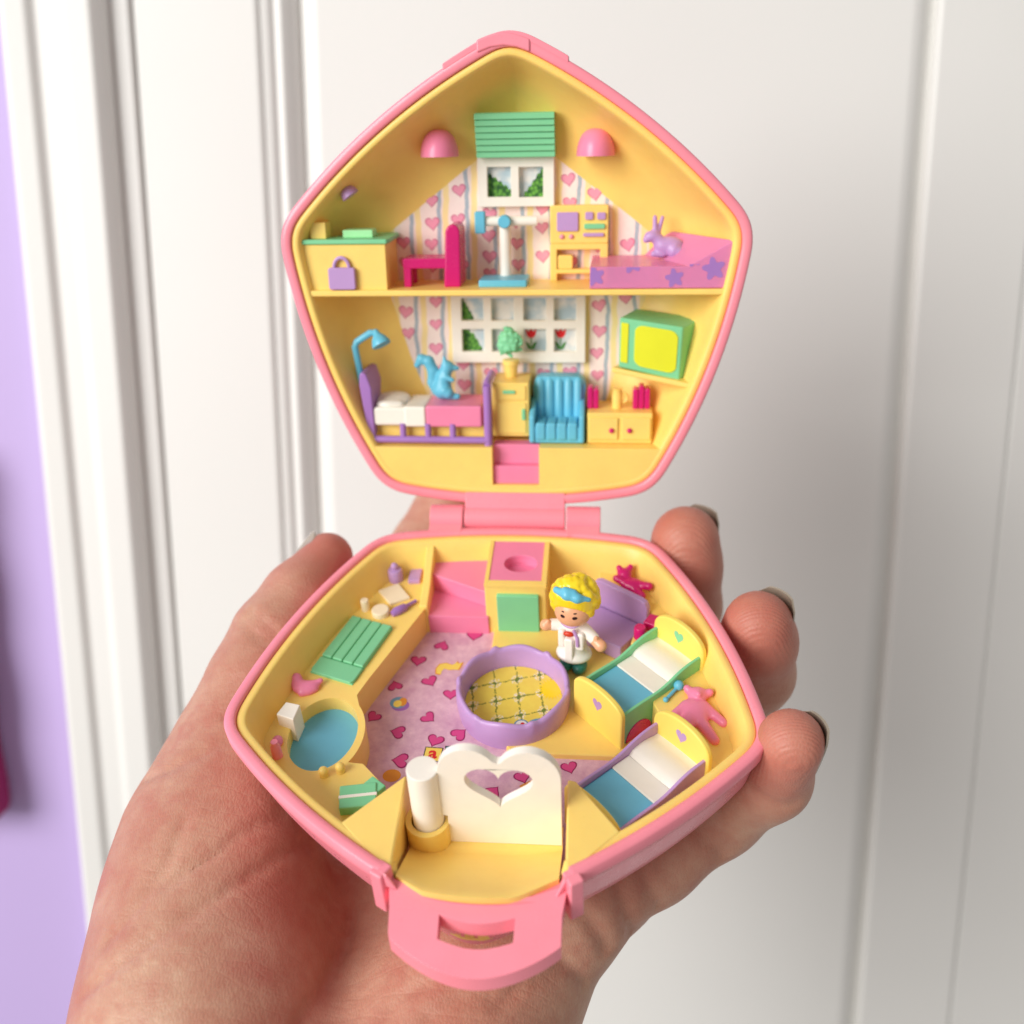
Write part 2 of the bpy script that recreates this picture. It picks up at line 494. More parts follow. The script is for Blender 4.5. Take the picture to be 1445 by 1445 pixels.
def blob(name, prims, k, h, mat, parent, M=BASE, fn=None, label=None, attr=None, smooth=0):
    f = fn or (lambda P: eval_prims(P, prims, k))
    lo = np.full(3, 1e9); hi = -lo
    for p in prims:
        if p[0] == 'c':
            for a, r in ((p[1], p[3]), (p[2], p[4])):
                lo = np.minimum(lo, np.array(a) - r); hi = np.maximum(hi, np.array(a) + r)
        else:
            lo = np.minimum(lo, np.array(p[1]) - np.array(p[2])); hi = np.maximum(hi, np.array(p[1]) + np.array(p[2]))
    V, F = surface_net(f, lo - 2.5 * h - k * 0.3, hi + 2.5 * h + k * 0.3, h)
    me = bpy.data.meshes.new(name)
    Mn = np.array(M)
    W = (V @ Mn.T) * 0.001
    me.from_pydata(W.tolist(), [], F.tolist())
    me.materials.append(MATS[mat])
    me.polygons.foreach_set('use_smooth', [True] * len(me.polygons))
    if attr is not None:
        a = me.attributes.new('flush', 'FLOAT', 'POINT'); a.data.foreach_set('value', attr(V).astype(np.float32))
    o = bpy.data.objects.new(name, me); col.objects.link(o)
    if parent is not None: o.parent = parent
    if smooth:
        q = o.modifiers.new('smooth', 'SMOOTH'); q.factor = 0.5; q.iterations = smooth
    if label: o['label'] = label
    return o

def thing(name, label, cat, M):
    o = bpy.data.objects.new(name, None); o.empty_display_size = 0.01
    o.matrix_world = M; col.objects.link(o)
    o['label'] = label; o['category'] = cat
    return o

def circle(cx, cy, rx, ry=None, n=36, rot=0.0):
    ry = rx if ry is None else ry; c, s_ = math.cos(rot), math.sin(rot)
    return [(cx + c * rx * math.cos(t) - s_ * ry * math.sin(t), cy + s_ * rx * math.cos(t) + c * ry * math.sin(t)) for t in [2 * math.pi * i / n for i in range(n)]]
def rrect(x0, y0, x1, y1, r, n=4):
    out = []
    for cx, cy, a in ((x1 - r, y1 - r, 0), (x0 + r, y1 - r, 90), (x0 + r, y0 + r, 180), (x1 - r, y0 + r, 270)):
        for i in range(n + 1):
            t = R_(a + 90 * i / n); out.append((cx + r * math.cos(t), cy + r * math.sin(t)))
    return out
def heart(s=1.0, n=28):
    out = []
    for i in range(n):
        t = 2 * math.pi * i / n
        out.append((s * 16 * math.sin(t) ** 3 / 16, s * (13 * math.cos(t) - 5 * math.cos(2 * t) - 2 * math.cos(3 * t) - math.cos(4 * t)) / 16))
    return out

# ================================================================== SETTING
def struct(o):
    o['kind'] = 'structure'; return o
def setting_box(name, x0, x1, y0, y1, z0, z1, mat, parent=None, bevel=0.0, seg=3):
    g = G(); g.box(x0 * 1000, x1 * 1000, y0 * 1000, y1 * 1000, z0 * 1000, z1 * 1000)
    return g.build(name, mat, parent, bevel=bevel * 1000, seg=seg)
DY = 0.33            # face of the door
Z0, Z1 = 0.3, 2.3
door = setting_box('door', -0.1143, 0.50, DY + 0.012, DY + 0.045, Z0, Z1, 'door_paint')
struct(door)
def door_piece(name, x0, x1, y0, y1, z0, z1, bevel=0.0016):
    return setting_box(name, x0, x1, y0, y1, z0, z1, 'door_paint', door, bevel)
door_piece('stile', -0.1146, -0.0763, DY + 0.0036, DY + 0.0125, Z0, Z1)
door_piece('stile', 0.1300, 0.1640, DY + 0.0068, DY + 0.0125, Z0, Z1, 0.0012)
door_piece('stile', 0.1641, 0.2500, DY + 0.0078, DY + 0.0125, Z0, Z1)
door_piece('stile', 0.46, 0.498, DY + 0.004, DY + 0.0125, Z0, Z1)
door_piece('rail', -0.0762, 0.1299, DY + 0.0069, DY + 0.0125, 1.86, Z1 - .01)
door_piece('rail', -0.0762, 0.1299, DY + 0.0069, DY + 0.0125, Z0 + .01, 0.92)
for side, x in ((1, -0.0762),):
    g = G()
    pr = [(0, 0.0046), (0.0026, 0.0050), (0.0038, 0.0064), (0.0060, 0.0056), (0.0085, 0.0074), (0.0108, 0.0114), (0.0108, 0.0125), (0, 0.0125)]
    g.prism([((x + side * a) * 1000, (DY + b) * 1000) for a, b in pr], 925, 1855)
    g.build('moulding', 'door_paint', door, bevel=0.5, sharp=25)
g = G(); g.prism([(x * 1000, (DY + y) * 1000) for x, y in ((-0.0650, 0.0124), (-0.0650, 0.0108), (-0.0600, 0.0078), (0.1225, 0.0072), (0.1250, 0.0080), (0.1285, 0.0110), (0.1285, 0.0124))], 930, 1850)
g.build('panel', 'door_paint', door, bevel=0.8, sharp=12)
# door frame and architrave
fr = G()
prof = [(-0.1510, 0.020), (-0.1510, -0.004), (-0.1490, -0.0065), (-0.1425, -0.006), (-0.1405, -0.0040), (-0.1340, -0.0040), (-0.1320, -0.005), (-0.1240, -0.005), (-0.1215, -0.002), (-0.1205, 0.003), (-0.1205, 0.020)]
fr.prism([(x * 1000, (DY + y) * 1000) for x, y in prof], Z0 * 1000, Z1 * 1000)
frame = struct(fr.build('door_frame', 'door_paint', None, sharp=20, bevel=0.9))
st = setting_box('door_stop', -0.1207, -0.1147, DY + 0.0022, DY + 0.045, Z0, Z1, 'door_paint', frame, 0.001)
wall = struct(setting_box('wall', -1.3, -0.1495, DY + 0.004, DY + 0.1, 0.2, 2.4, 'lilac_paint'))
# blurred magenta and blue hanging cloth at the picture's left edge
hc = G()
zz = [1.272 + 0.13 * i / 20 for i in range(21)]
hc.prism([((-0.1775 + 0.0006 * math.sin(i * 1.1)) * 1000 + (i - 10) * -0.12, z * 1000) for i, z in enumerate(zz)] + [(-250, zz[-1] * 1000), (-250, zz[0] * 1000)], (DY - 0.012) * 1000, (DY + 0.0038) * 1000, axis='y')
hang = hc.build('hanging_cloth', 'magenta_cloth', None, bevel=3, seg=3)
hang['label'] = 'magenta cloth hanging on the lilac wall, cut off by the left picture edge'; hang['category'] = 'cloth'

# ================================================================== TOY COMPACT
toy = thing('toy_compact', 'open pink pentagon toy compact with a yellow dollhouse inside, held in a hand', 'toy', TOY)

D0 = 6.1
def outline(W=46, H=87.85, hs=53.44, wb=28.18, bulge=0.0561, r=5.53, n=30):
    C = [Vector(p) for p in ((wb, 0), (W, hs), (0, H), (-W, hs), (-wb, 0))]
    sides = []
    for i in range(5):
        a, b = C[i], C[(i + 1) % 5]; d = b - a; L = d.length; nr = Vector((d.y, -d.x)) / L
        m = (a + b) / 2 + nr * bulge * L * 2; t0 = r / L; q = []
        for k in range(n):
            t = t0 + (1 - 2 * t0) * k / (n - 1)
            q.append(a * (1 - t) ** 2 + m * 2 * t * (1 - t) + b * t * t)
        sides.append(q)
    out = []
    for i in range(5):
        q = sides[i]; nx = sides[(i + 1) % 5]; out += q
        p0 = q[-1]; e0 = q[-1] - q[-2]; p1 = nx[0]; e1 = nx[0] - nx[1]
        den = e0.x * -e1.y + e1.x * e0.y
        rh = p1 - p0; s0 = (rh.x * -e1.y + e1.x * rh.y) / den
        m = p0 + e0 * s0; c0 = p0 + (m - p0) * 0.72; c1 = p1 + (m - p1) * 0.72
        for k in range(1, 10):
            t = k / 10
            out.append(p0 * (1 - t) ** 3 + c0 * 3 * t * (1 - t) ** 2 + c1 * 3 * t * t * (1 - t) + p1 * t ** 3)
    return [(p.x, p.y + D0) for p in out]
OUT = outline()
NOUT = len(OUT)
CEN = Vector((0, D0 + 46.0))
def inset(t):
    res = []
    for i, p in enumerate(OUT):
        p = Vector(p); a = Vector(OUT[i - 1]); b = Vector(OUT[(i + 1) % NOUT]); d = (b - a).normalized()
        nrm = Vector((-d.y, d.x))       # inward for ccw
        tt = min(t, 3.0); q = p + nrm * tt
        if t > 3.0: q = CEN + (q - CEN) * (1 - (t - 3.0) / 38.0)
        res.append((q.x, q.y))
    return res
def ringB(t, z, cut=None):
    out = []
    for x, v in inset(t):
        zz = z
        if cut is not None and abs(x - 0.9) < 12.4 and v > 78:
            zz = min(z, cut); v = min(v, 89.2 - 0.012 * (x - 0.9) ** 2)
        out.append((x, -v, zz))
    return out
def ringL(t, w): return [(x, v, w) for x, v in inset(t)]

SH = [(11.0, -17.0), (3.6, -11.9), (2.3, -6.0), (1.95, -1.3), (1.9, -0.25), (1.65, 0.0), (0.3, 0.0), (0.0, -0.3), (0.10, -2.5), (0.75, -2.9), (1.5, -6.0), (2.3, -10.0), (3.9, -13.7), (7.0, -16.2), (11.5, -17.4), (16.0, -17.9)]
g = G(); g.loft([ringB(t, z, -3.4) for t, z in SH], True, True); g.build('base_shell', 'pink', toy, sharp=50)
g = G(); g.loft([ringL(t, w) for t, w in SH], True, True); g.build('lid_shell', 'pink', toy, LID, sharp=50)

# --- hinge
def knuckle(x0, x1, r, nm, lug):
    g = G()
    g.prism([(r * math.cos(a), r * math.sin(a)) for a in [2 * math.pi * i / 28 for i in range(28)]], x0, x1, axis='x')
    if lug == 'base': g.prism([(-5.4, -0.05), (-0.5, 0.9), (-0.2, -2.6), (-5.4, -5.0)], x0 + 0.05, x1 - 0.05, axis='x')
    else:
        pts = [Vector((0, 5.6, -0.2)), Vector((0, 0.4, 1.2)), Vector((0, 0.4, -2.4)), Vector((0, 5.6, -5))]
        pts = [LID @ p for p in pts]
        g.prism([(p.y, p.z) for p in pts], x0 + 0.05, x1 - 0.05, axis='x')
    g.build(nm, 'pink', toy, bevel=0.22)
knuckle(-18.2, -11.2, 2.75, 'hinge_knuckle', 'base')
knuckle(-10.9, 10.2, 2.55, 'hinge_knuckle', 'lid')
knuckle(10.5, 17.6, 2.75, 'hinge_knuckle', 'base')

# --- front latch tab, cheeks, lid catch
sl = lambda x, y, z: (x, y, z - 0.30 * (-88 - y))
tabp = [(-12.3, -85.8), (-11.6, -90.0), (-11.3, -93.2), (-11.1, -94.0), (-10.2, -94.6)] + [(-10.2 + 22.6 * t, -94.6 - 4.0 * math.sin(math.pi * t) ** 0.9) for t in [i / 16 for i in range(1, 16)]] + [(12.4, -94.6), (13.2, -94.0), (13.2, -93.2), (13.2, -90.0), (13.9, -85.8), (9.0, -87.5), (5.0, -88.4), (1.0, -88.7), (-3.0, -88.4), (-7.0, -87.5)]
slot = [(-4.3 + 10.9 * t, -90.6 - 1.0 * math.sin(math.pi * t)) for t in [i / 10 for i in range(11)]] + [(6.5 - 10.7 * t, -93.8 - 1.1 * math.sin(math.pi * t)) for t in [i / 10 for i in range(11)]]
g = G(); g.prism(tabp, -6.3, -3.3, holes=[slot], fn=sl); g.build('latch_tab', 'pink', toy, bevel=0.8, seg=4)
for s_, c in ((-1, (-12.9, -85.9)), (1, (14.4, -85.7))):
    g = G()
    ux = Vector((1, -0.62 * -s_ * -1, 0)).to_2d() if False else Vector((1, 0.45 * s_))
    a = Vector(c); u = Vector((0.86, -0.5)) if s_ < 0 else Vector((0.86, 0.5)); n_ = Vector((-u.y, u.x)) if s_ < 0 else Vector((-u.y, u.x))
    g.obox(a - n_ * 0.5, u, n_, 1.15, 1.35, -8.5, -0.02); g.build('latch_cheek', 'pink', toy, bevel=0.35)
g = G()
g.prism([(-5.9, 90.0), (-3.4, 90.9), (-1.0, 91.2), (1.4, 90.9), (3.9, 90.0), (3.9, 92.2)] + [(3.9 - 9.8 * t, 92.2 + 1.2 * math.sin(math.pi * t)) for t in [i / 10 for i in range(1, 10)]] + [(-5.9, 92.2)], -5.0, 0.35)
g.build('lid_catch', 'pink', toy, LID, bevel=0.4)
top = [p for p in OUT if p[1] > 80 and -12.8 < p[0] < 11.6]
top.sort(key=lambda p: p[0])
g = G(); g.prism([(x, v - 0.5) for x, v in top] + [(x, v + 0.75) for x, v in reversed(top)], -2.6, 0.06); g.build('lid_ridge', 'pink', toy, LID, bevel=0.2)

# --- lower liner tray
LN = [(1.95, -2.2), (1.95, -0.9), (2.2, -0.55), (3.3, -0.5), (3.6, -0.75), (4.2, -3.0), (5.2, -6.6), (6.2, -10.0), (7.2, -13.5)]
g = G(); g.loft([ringB(t, z, -7.5 if t < 3.5 else -12.5) for t, z in LN], False, True); g.build('base_liner', 'yellow', toy, sharp=60)
fp = [(x, -v) for x, v in inset(7.0)]
g = G(); g.sheet([(x, y, -13.38) for x, y in fp]); paper = g.build('floor_paper', 'pink_paper', toy, recalc=False)

def arc_in(t, cond):
    return [(x, -v) for x, v in inset(t) if cond(x, -v)]
# left bench with pool hole
left = [p for p in [(x, -v) for x, v in inset(4.4)] if p[0] < -16.6 and p[1] > -78.0]
# ordered ccw in (x,v): apex -> left -> bottom left, so y goes from -78 up to -7
ring_o = []
for i in range(40):
    a = R_(52 - i * 100 / 39)
    ring_o.append((-29.9 + 7.2 * math.cos(a), -55.2 + 9.8 * math.sin(a)))
ring_o2 = []
for i in range(28):
    a = R_(46 - i * 84 / 27); ring_o2.append((-29.9 + 7.2 * math.cos(a), -55.2 + 9.7 * math.sin(a)))
bench = left + [(-16.6, -9), (-16.9, -21.0), (-24.6, -41.6), (-25.9, -45.6)] + [p for p in ring_o2 if p[1] < -46.5] + [(-21.6, -61.4), (-17.0, -66.0), (-14.5, -70.5), (-20.0, -78.0)]
g = G(); g.prism(bench, -13.6, -7.0, holes=[circle(-30.0, -54.9, 6.0, 8.4, 44)]); g.build('left_bench', 'yellow', toy, bevel=0.45, seg=3)
g = G(); g.prism(circle(-30.0, -54.9, 6.3, 8.7, 40), -13.0, -9.9); g.build('pool_water', 'water', toy, bevel=0.15)
# right bench
right = [p for p in [(x, -v) for x, v in inset(4.4)] if p[0] > 18.0 and p[1] > -64]
rb = [(36.6, -62.6), (30.0, -52.5), (27.4, -46.2), (27.6, -36), (29.2, -27), (27.8, -21.9), (17.7, -15.2), (17.5, -9.2)] + [p for p in sorted(right, key=lambda p: -p[1]) if p[1] < -9.3]
g = G(); g.prism(rb, -13.6, -6.2); g.build('right_bench', 'yellow', toy, bevel=0.5, seg=3)
# raised middle slab
g = G(); g.prism([(-3.4, -20), (-3.4, -44), (2.6, -53.2), (20.9, -53.3), (29, -46), (29, -22), (24, -8.5), (6, -8)], -13.7, -12.2); g.build('raised_floor', 'yellow', toy, bevel=0.3)
# front wedges beside the porch
g = G(); g.prism([(-20.9, -78.4), (-12.2, -68.6), (-11.7, -86.6), (-16.5, -82.6)], -13.6, -0.42, fn=lambda x, y, z: (x, y, z) if z > -5 else (-12.0 + (x + 12.0) * 0.45, -69.0 + (y + 69.0) * 0.5, z)); g.build('porch_wedge', 'yellow', toy, bevel=0.4)
g = G(); g.prism([(21.5, -78.0), (13.5, -86.2), (13.2, -68.4), (14.6, -68.8)], -13.6, -0.42, fn=lambda x, y, z: (x, y, z) if z > -5 else (13.4 + (x - 13.4) * 0.55, -68.6 + (y + 68.6) * 0.5, z)); g.build('porch_wedge', 'yellow', toy, bevel=0.4)
# porch: flat sill under the door, ramp rising to the front edge
fr_arc = sorted([(x, -min(v, 89.0 - 0.012 * (x - 0.9) ** 2)) for x, v in inset(2.0) if abs(x - 0.9) < 12.3 and v > 78])
pz = lambda y: -9.1 + max(0.0, (-76.0 - y)) / 13.5 * 6.6
g = G()
def porch(x, y, z): return (x, y, z if z < -10 else pz(y))
rows = []
xs_ = [p[0] for p in fr_arc]; ys_ = [p[1] for p in fr_arc]
for t in [0, 0.26, 0.30, 0.34, 0.45, 0.6, 0.75, 0.9, 0.985, 1.0]:
    row = []
    for x, ye in zip(xs_, ys_):
        y = -71.0 + (ye + 71.0) * t; k = max(0.0, (t - 0.30) / 0.70)
        row.append((x, y, -9.1 + 7.0 * k - (0.12 if t == 1.0 else 0)))
    rows.append(row)
rows.append([(x, y - 0.02, -5.4) for x, y in zip(xs_, ys_)])
g.loft(rows, closed=False); g.build('porch', 'yellow', toy, sharp=70)

# stairs block
g = G(); g.prism([(-7, -0.9), (-13.5, -3.6), (-16, -5.2), (-21.4, -6.4), (-21.4, -13.6), (-7, -13.6)], -18.2, -16.5, axis='x'); g.build('stair_wall', 'yellow', toy, bevel=0.3)
g = G(); g.box(-16.6, -4.4, -21.4, -6.5, -13.6, -9.0); g.build('stair_tread', 'rose', toy, bevel=0.2)
g = G(); g.prism([(-16.6, -6.5), (-4.4, -6.5), (-4.4, -18.6), (-16.6, -13.0)], -9.02, -5.0); g.build('stair_tread', 'rose', toy, bevel=0.2)
g = G(); g.prism(rrect(-4.9, -20.9, 7.3, -6.4, 0.4), -13.6, -1.6, holes=[circle(1.8, -14.0, 3.45, 2.85, 32)]); g.box(-4.9, -4.1, -20.9, -6.6, -1.7, -0.8); g.box(6.3, 7.3, -20.9, -6.6, -1.7, -0.8); g.box(-4.12, 6.32, -20.9, -19.6, -1.7, -0.8)
g.build('stair_block', 'yellow', toy, bevel=0.25)
g = G(); g.prism([(-4.1, -19.6), (6.3, -19.6), (6.3, -6.8), (-4.1, -6.8)], -1.8, -0.95, holes=[circle(1.8, -14.0, 3.3, 2.7, 32)]); lp_ = g.build('landing_plate', 'rose', toy, bevel=0.12)
g = G(); g.lathe([(0.01, -3.3), (3.2, -3.3), (3.36, -3.1), (3.36, -1.3)], (1.8, -14.0, 0), ell=(1, 0.83), cap=False); g.build('peg_recess', 'rose', lp_)
g = G(); g.prism(rrect(-2.5, -12.7, 5.8, -3.1, 0.3), -21.8, -20.6, axis='y'); g.build('mint_panel', 'mint', toy, bevel=0.2)

# tub
tub = G(); n = 96; rings = []
def tubr(r, z, wav=0.0):
    ring = []
    for i in range(n):
        t = 2 * math.pi * i / n
        k = max(0, math.cos(6 * t + 0.6)) ** 14
        dz = wav * (0.35 * math.cos(6 * t + 0.6 + math.pi) + 0.75 * k)
        ring.append((2.15 + (r + wav * 0.25 * k) * math.cos(t), -41.3 + (r * 1.02 + wav * 0.25 * k) * math.sin(t), z + dz))
    return ring
for r, z, w in ((10.15, -13.4, 0), (10.5, -10.5, 0), (10.45, -8.0, 0.9), (10.2, -7.45, 1), (9.8, -7.3, 1), (9.45, -7.6, 1), (9.3, -8.4, 0.8), (9.1, -11.9, 0)): rings.append(tubr(r, z, w))
tub.loft(rings, False, True); tubo = tub.build('play_tub', 'lavender', toy, sharp=70)
g = G(); g.sheet([(x, y, -11.82) for x, y in circle(2.15, -41.3, 9.05, 9.2, 48)]); qp = g.build('tub_paper', 'quilt_paper', tubo, recalc=False, uv=True)
g = G(); pet = []
for i in range(44):
    t = 2 * math.pi * i / 44; r = 2.0 if i % 2 else 2.9
    pet.append((9.0 + r * math.cos(t) * 0.9, -37.9 + r * math.sin(t), -11.79))
g.sheet(pet); g.build('sunflower_print', 'hair_paint', tubo, recalc=False)
g = G(); g.sheet([(x, y, -11.79) for x, y in circle(4.0, -47.0, 1.35, 1.25, 20)]); g.mi = 1; g.sheet([(x, y, -11.77) for x, y in circle(4.0, -47.0, 1.05, 0.95, 20)]); g.mi = 2; g.sheet([(x, y, -11.76) for x, y in circle(4.2, -47.0, 0.4, 0.5, 12)])
g.mi = 0; g.sheet([(x, y, -11.79) for x, y in circle(6.8, -46.2, 1.6, 0.75, 20, 0.3)]); g.build('toy_print', ['ink_blue', 'ink_white', 'ink_red'], tubo, recalc=False)

# white heart door, post, socket
YD = -74.5
dp = [(-5.2, -9.1), (12.5, -9.0), (12.5, 5.0)]
dp += [(7.6 + 4.9 * math.cos(a), 6.6 + 6.4 * math.sin(a)) for a in [R_(x) for x in range(0, 181, 12)] if 7.6 + 4.9 * math.cos(a) > 3.5]
dp += [(3.1, 10.2)]
dp += [(-1.4 + 4.6 * math.cos(a), 7.4 + 5.8 * math.sin(a)) for a in [R_(x) for x in range(0, 181, 12)] if -1.4 + 4.6 * math.cos(a) < 2.7]
dp += [(-6.2, 5.0), (-6.5, -2.6), (-5.1, -2.8)]
hh = [(3.2 + 5.2 * x, 4.5 + 5.0 * y * (1.0 if y > 0 else 0.92)) for x, y in heart(1.0, 44)]
dp = [(x, z if z < 0 else z * 0.93) for x, z in dp]
g = G(); g.prism(dp, YD, YD + 1.4, holes=[hh], axis='y'); g.build('heart_door', 'white', toy, bevel=0.5, seg=4)
g = G(); g.prism(circle(-8.3, YD + 0.7, 2.45, n=40), -6.6, 7.2); g.build('door_post', 'white', toy, bevel=0.18)
g = G(); g.prism(circle(-8.5, YD + 0.6, 3.5, n=36), -10.6, -4.6, holes=[circle(-8.4, YD + 0.7, 2.65, n=32)]); g.build('post_socket', 'yellow', toy, bevel=0.3)
# cradle beds
def cradle(off, rail, hearts, tall):
    F0 = Vector((14.2 + off[0], -42.6 + off[1])); u = Vector((0.725, 0.689)); nn = Vector((0.689, -0.725))
    M = lambda a, b, z: (F0.x + u.x * a + nn.x * b, F0.y + u.y * a + nn.y * b, z)
    def board(a0, a1, zt, zb, arch):
        pts = [(-0.5, zb), (11.9, zb), (11.9, zt - arch)] + [(5.7 + 6.2 * math.cos(R_(t)), zt - arch + arch * math.sin(R_(t)) ** 0.8) for t in range(8, 180, 9)] + [(-0.5, zt - arch)]
        g = G(); g.prism(pts, a0, a1, axis='x')       # (b,z) extruded along a -> vertices (a,b,z)
        g.v = [M(*p) for p in g.v]
        return g
    hb = board(19.3, 20.5, 1.2, -12.3, 4.6).build('cradle', 'yellow_bed', toy, bevel=0.4, seg=3)
    fb = board(-0.9, 0.3, -2.0, -13.4, 3.2).build('footboard', 'yellow_bed', hb, bevel=0.4, seg=3)
    for b0, low in ((0.0, -12.4), (10.7, -12.4)):
        topc = []
        for i in range(25):
            t = i / 24; a = 0.2 + 19.3 * t
            topc.append((a, -4.9 + 1.7 / (1 + math.exp(-13 * (t - 0.62))) + 0.14 * math.sin(9 * t)))
        pts = [(0.2, low), (19.5, low)] + list(reversed(topc))
        g = G(); g.prism(pts, b0 + 0.08, b0 + 0.68, axis='y'); g.v = [M(*p) for p in g.v]
        g.build('side_rail', rail, hb, bevel=0.2)
    g = G(); g.prism([(0.2, 0.7), (8.7, 0.7), (8.7, 10.8), (0.2, 10.8)], -12, -5.9); g.v = [M(*p) for p in g.v]; g.build('blanket', 'water', hb, bevel=0.3)
    g = G(); g.prism([(8.65, 0.7), (12.6, 0.7), (12.6, 10.8), (8.65, 10.8)], -12, -5.75); g.v = [M(*p) for p in g.v]; g.build('sheet', 'white', hb, bevel=0.25)
    g = G(); rows = []
    for i in range(9):
        t = i / 8; a = 12.5 + 6.8 * t
        z = -5.2 + 0.55 * math.sin(math.pi * min(1, t * 1.15)) if i else -5.8
        rows.append([(a, 0.7 + 10.1 * j / 8, z - 0.25 * (2 * j / 8 - 1) ** 2) for j in range(9)])
    g.loft(rows, closed=False); g.v = [M(*p) for p in g.v]; g.build('pillow', 'white', hb)
    for (a, z, m_) in ((19.27, -1.9, hearts[0]), (-0.93, -5.6, hearts[1])):
        g = G(); g.sheet([M(a, 5.9 + 1.15 * x, z + 1.5 * y) for x, y in heart(1.0, 26)]); g.build('painted_heart', m_, hb)
    return hb
cradle((0, 0), 'mint', ('mint', 'lavender'), 1)['label'] = 'cradle with mint side rails beside the lavender chair'
cradle((-0.8, -24.0), 'lavender', ('lavender', 'lavender'), 1)['label'] = 'cradle with lavender side rails beside the white heart door'
# arch hole at the mint cradle's near rail, its shade painted as magenta plate
g = G(); F0 = Vector((14.2, -42.6)); u = Vector((0.725, 0.689)); nn = Vector((0.689, -0.725))
pts = [(4.0 + 3.1 * math.cos(R_(t)), -12.15 + 3.4 * math.sin(R_(t))) for t in range(0, 181, 12)]
g.prism(pts, 11.3, 11.55, axis='y'); g.v = [(F0.x + u.x * a + nn.x * b, F0.y + u.y * a + nn.y * b, z) for a, b, z in g.v]
g.build('arch_hole_shade', 'magenta', toy)

# lavender chair
e = Vector((0.837, -0.553)); fnt = Vector((-0.553, -0.837)); c0 = Vector((17.0, -15.2))
def ch(a, b): p = c0 + e * a + fnt * b; return (p.x, p.y)
g = G()
g.prism([(-12.2, 0), (-12.2, 12.4)] and [(0, -12.2), (12.6, -12.2), (12.6, -4.4), (12.0, -3.3), (11.0, -2.9), (1.6, -2.5), (0.5, -3.0), (0, -4.0)], 0, 1.3, axis='y')
g.v = [(*ch(a, b), z) for a, b, z in g.v]
chair = g.build('armless_chair', 'lavender', toy, bevel=0.25, seg=2)
g = G(); g.prism([(0.2, 1.55), (12.4, 1.55), (12.0, 9.4), (0.6, 9.4)], -12.2, -8.6); g.v = [(*ch(a, b), z) for a, b, z in g.v]; g.build('seat', 'lavender', chair, bevel=0.25, seg=2)
# small yellow table with magenta bottle, magenta box
g = G(); g.prism([(23.6, -30.6), (24.4, -27.4), (28.0, -25.2), (30.0, -28.4), (27.0, -32.0)], -12.4, -6.4); g.build('side_table', 'yellow', toy, bevel=0.5)
g = G(); g.lathe([(1.15, -6.5), (1.15, -4.1), (0.95, -3.8)], (25.4, -28.9, 0)); g.build('bottle', 'magenta', toy, sharp=50)
g = G(); g.obox((28.1, -26.1), (0.74, -0.35), (0.5, 0.86), 1.5, 1.5, -6.4, -4.4); g.build('toy_box', 'magenta', toy, bevel=0.25)

# left bench furniture
A_, B_, C_, D_ = Vector((-31.0, -24.8)), Vector((-22.4, -27.7)), Vector((-27.2, -43.3)), Vector((-35.9, -40.3))
def quad(s_, t): p = (A_ * (1 - s_) + B_ * s_) * (1 - t) + (D_ * (1 - s_) + C_ * s_) * t; return (p.x, p.y)
g = G(); g.prism([quad(0, 0), quad(1, 0), quad(1, 1), quad(0, 1)], -7.1, -6.75); lounger = g.build('sun_lounger', 'mint', toy, bevel=0.15)
for i in range(4):
    g = G(); g.prism([quad(i / 4 + 0.008, 0.0), quad((i + 1) / 4 - 0.008, 0.0), quad((i + 1) / 4 - 0.008, 0.735), quad(i / 4 + 0.008, 0.735)], -6.9, -6.1); g.build('slat', 'mint', lounger, bevel=0.28, seg=3)
g = G(); g.prism([quad(0.0, 0.745), quad(1.0, 0.745), quad(1.0, 0.96), quad(0.95, 1.0), quad(0.05, 1.0), quad(0, 0.96)], -6.9, -6.35); g.build('foot_rest', 'mint', lounger, bevel=0.2)
g = G(); g.lathe([(1.45, -7.1), (1.5, -4.6), (1.3, -4.2), (0.75, -4.1), (0.75, -3.7)], (-24.4, -12.6, 0)); g.ball((-24.4, -12.6, -3.4), 0.75); g.build('lotion_bottle', 'lavender', toy, sharp=50)
g = G(); g.obox((-20.4, -11.4), (1, 0.05), (0.0, 1), 1.25, 2.5, -7.1, -6.0); g.build('soap_dish', 'lavender', toy, bevel=0.25)
g = G(); g.prism([(-27.3, -16.8), (-23.6, -14.4), (-20.4, -18.8), (-24.1, -20.9)], -7.1, -6.4); g.build('folded_towel', 'cream', toy, bevel=0.12)
g = G(); g.lathe([(0.85, -7.1), (0.8, -4.4)], (-28.9, -22.2, 0)); g.build('cream_tube', 'cream', toy, bevel=0.2)
g = G(); g.lathe([(1.75, -7.1), (1.75, -5.7)], (-25.6, -23.4, 0)); g.build('powder_tin', 'cream', toy, bevel=0.25)
g = G(); g.tube([(-23.2, -24.0, -6.5), (-22.5, -23.3, -6.4), (-21.0, -21.9, -6.4), (-20.6, -21.4, -6.4), (-19.0, -19.8, -6.4)], [0.6, 0.95, 0.85, 0.4, 0.35]); g.build('hair_brush', 'violet', toy)
blob('rubber_duck', [('e', (-35.6, -44.6, -6.5), (2.5, 1.5, 1.2)), ('c', (-37.3, -43.4, -6.2), (-37.6, -42.9, -5.9), 1.0, 1.0), ('c', (-34.2, -43.9, -6.4), (-33.0, -43.2, -6.0), 0.8, 0.5), ('c', (-38.4, -43.9, -6.4), (-38.8, -44.2, -6.4), 0.5, 0.35), ('c', (-36, -46, -6.6), (-34.8, -45.6, -6.6), 0.6, 0.5)], 0.6, 0.28, 'rose', toy)
g = G(); g.prism([(-38.3, -53.4), (-37.3, -50.4), (-34.6, -51.0), (-34.9, -54.6)], -9.9, -4.2); g.build('tap_block', 'white', toy, bevel=0.2)
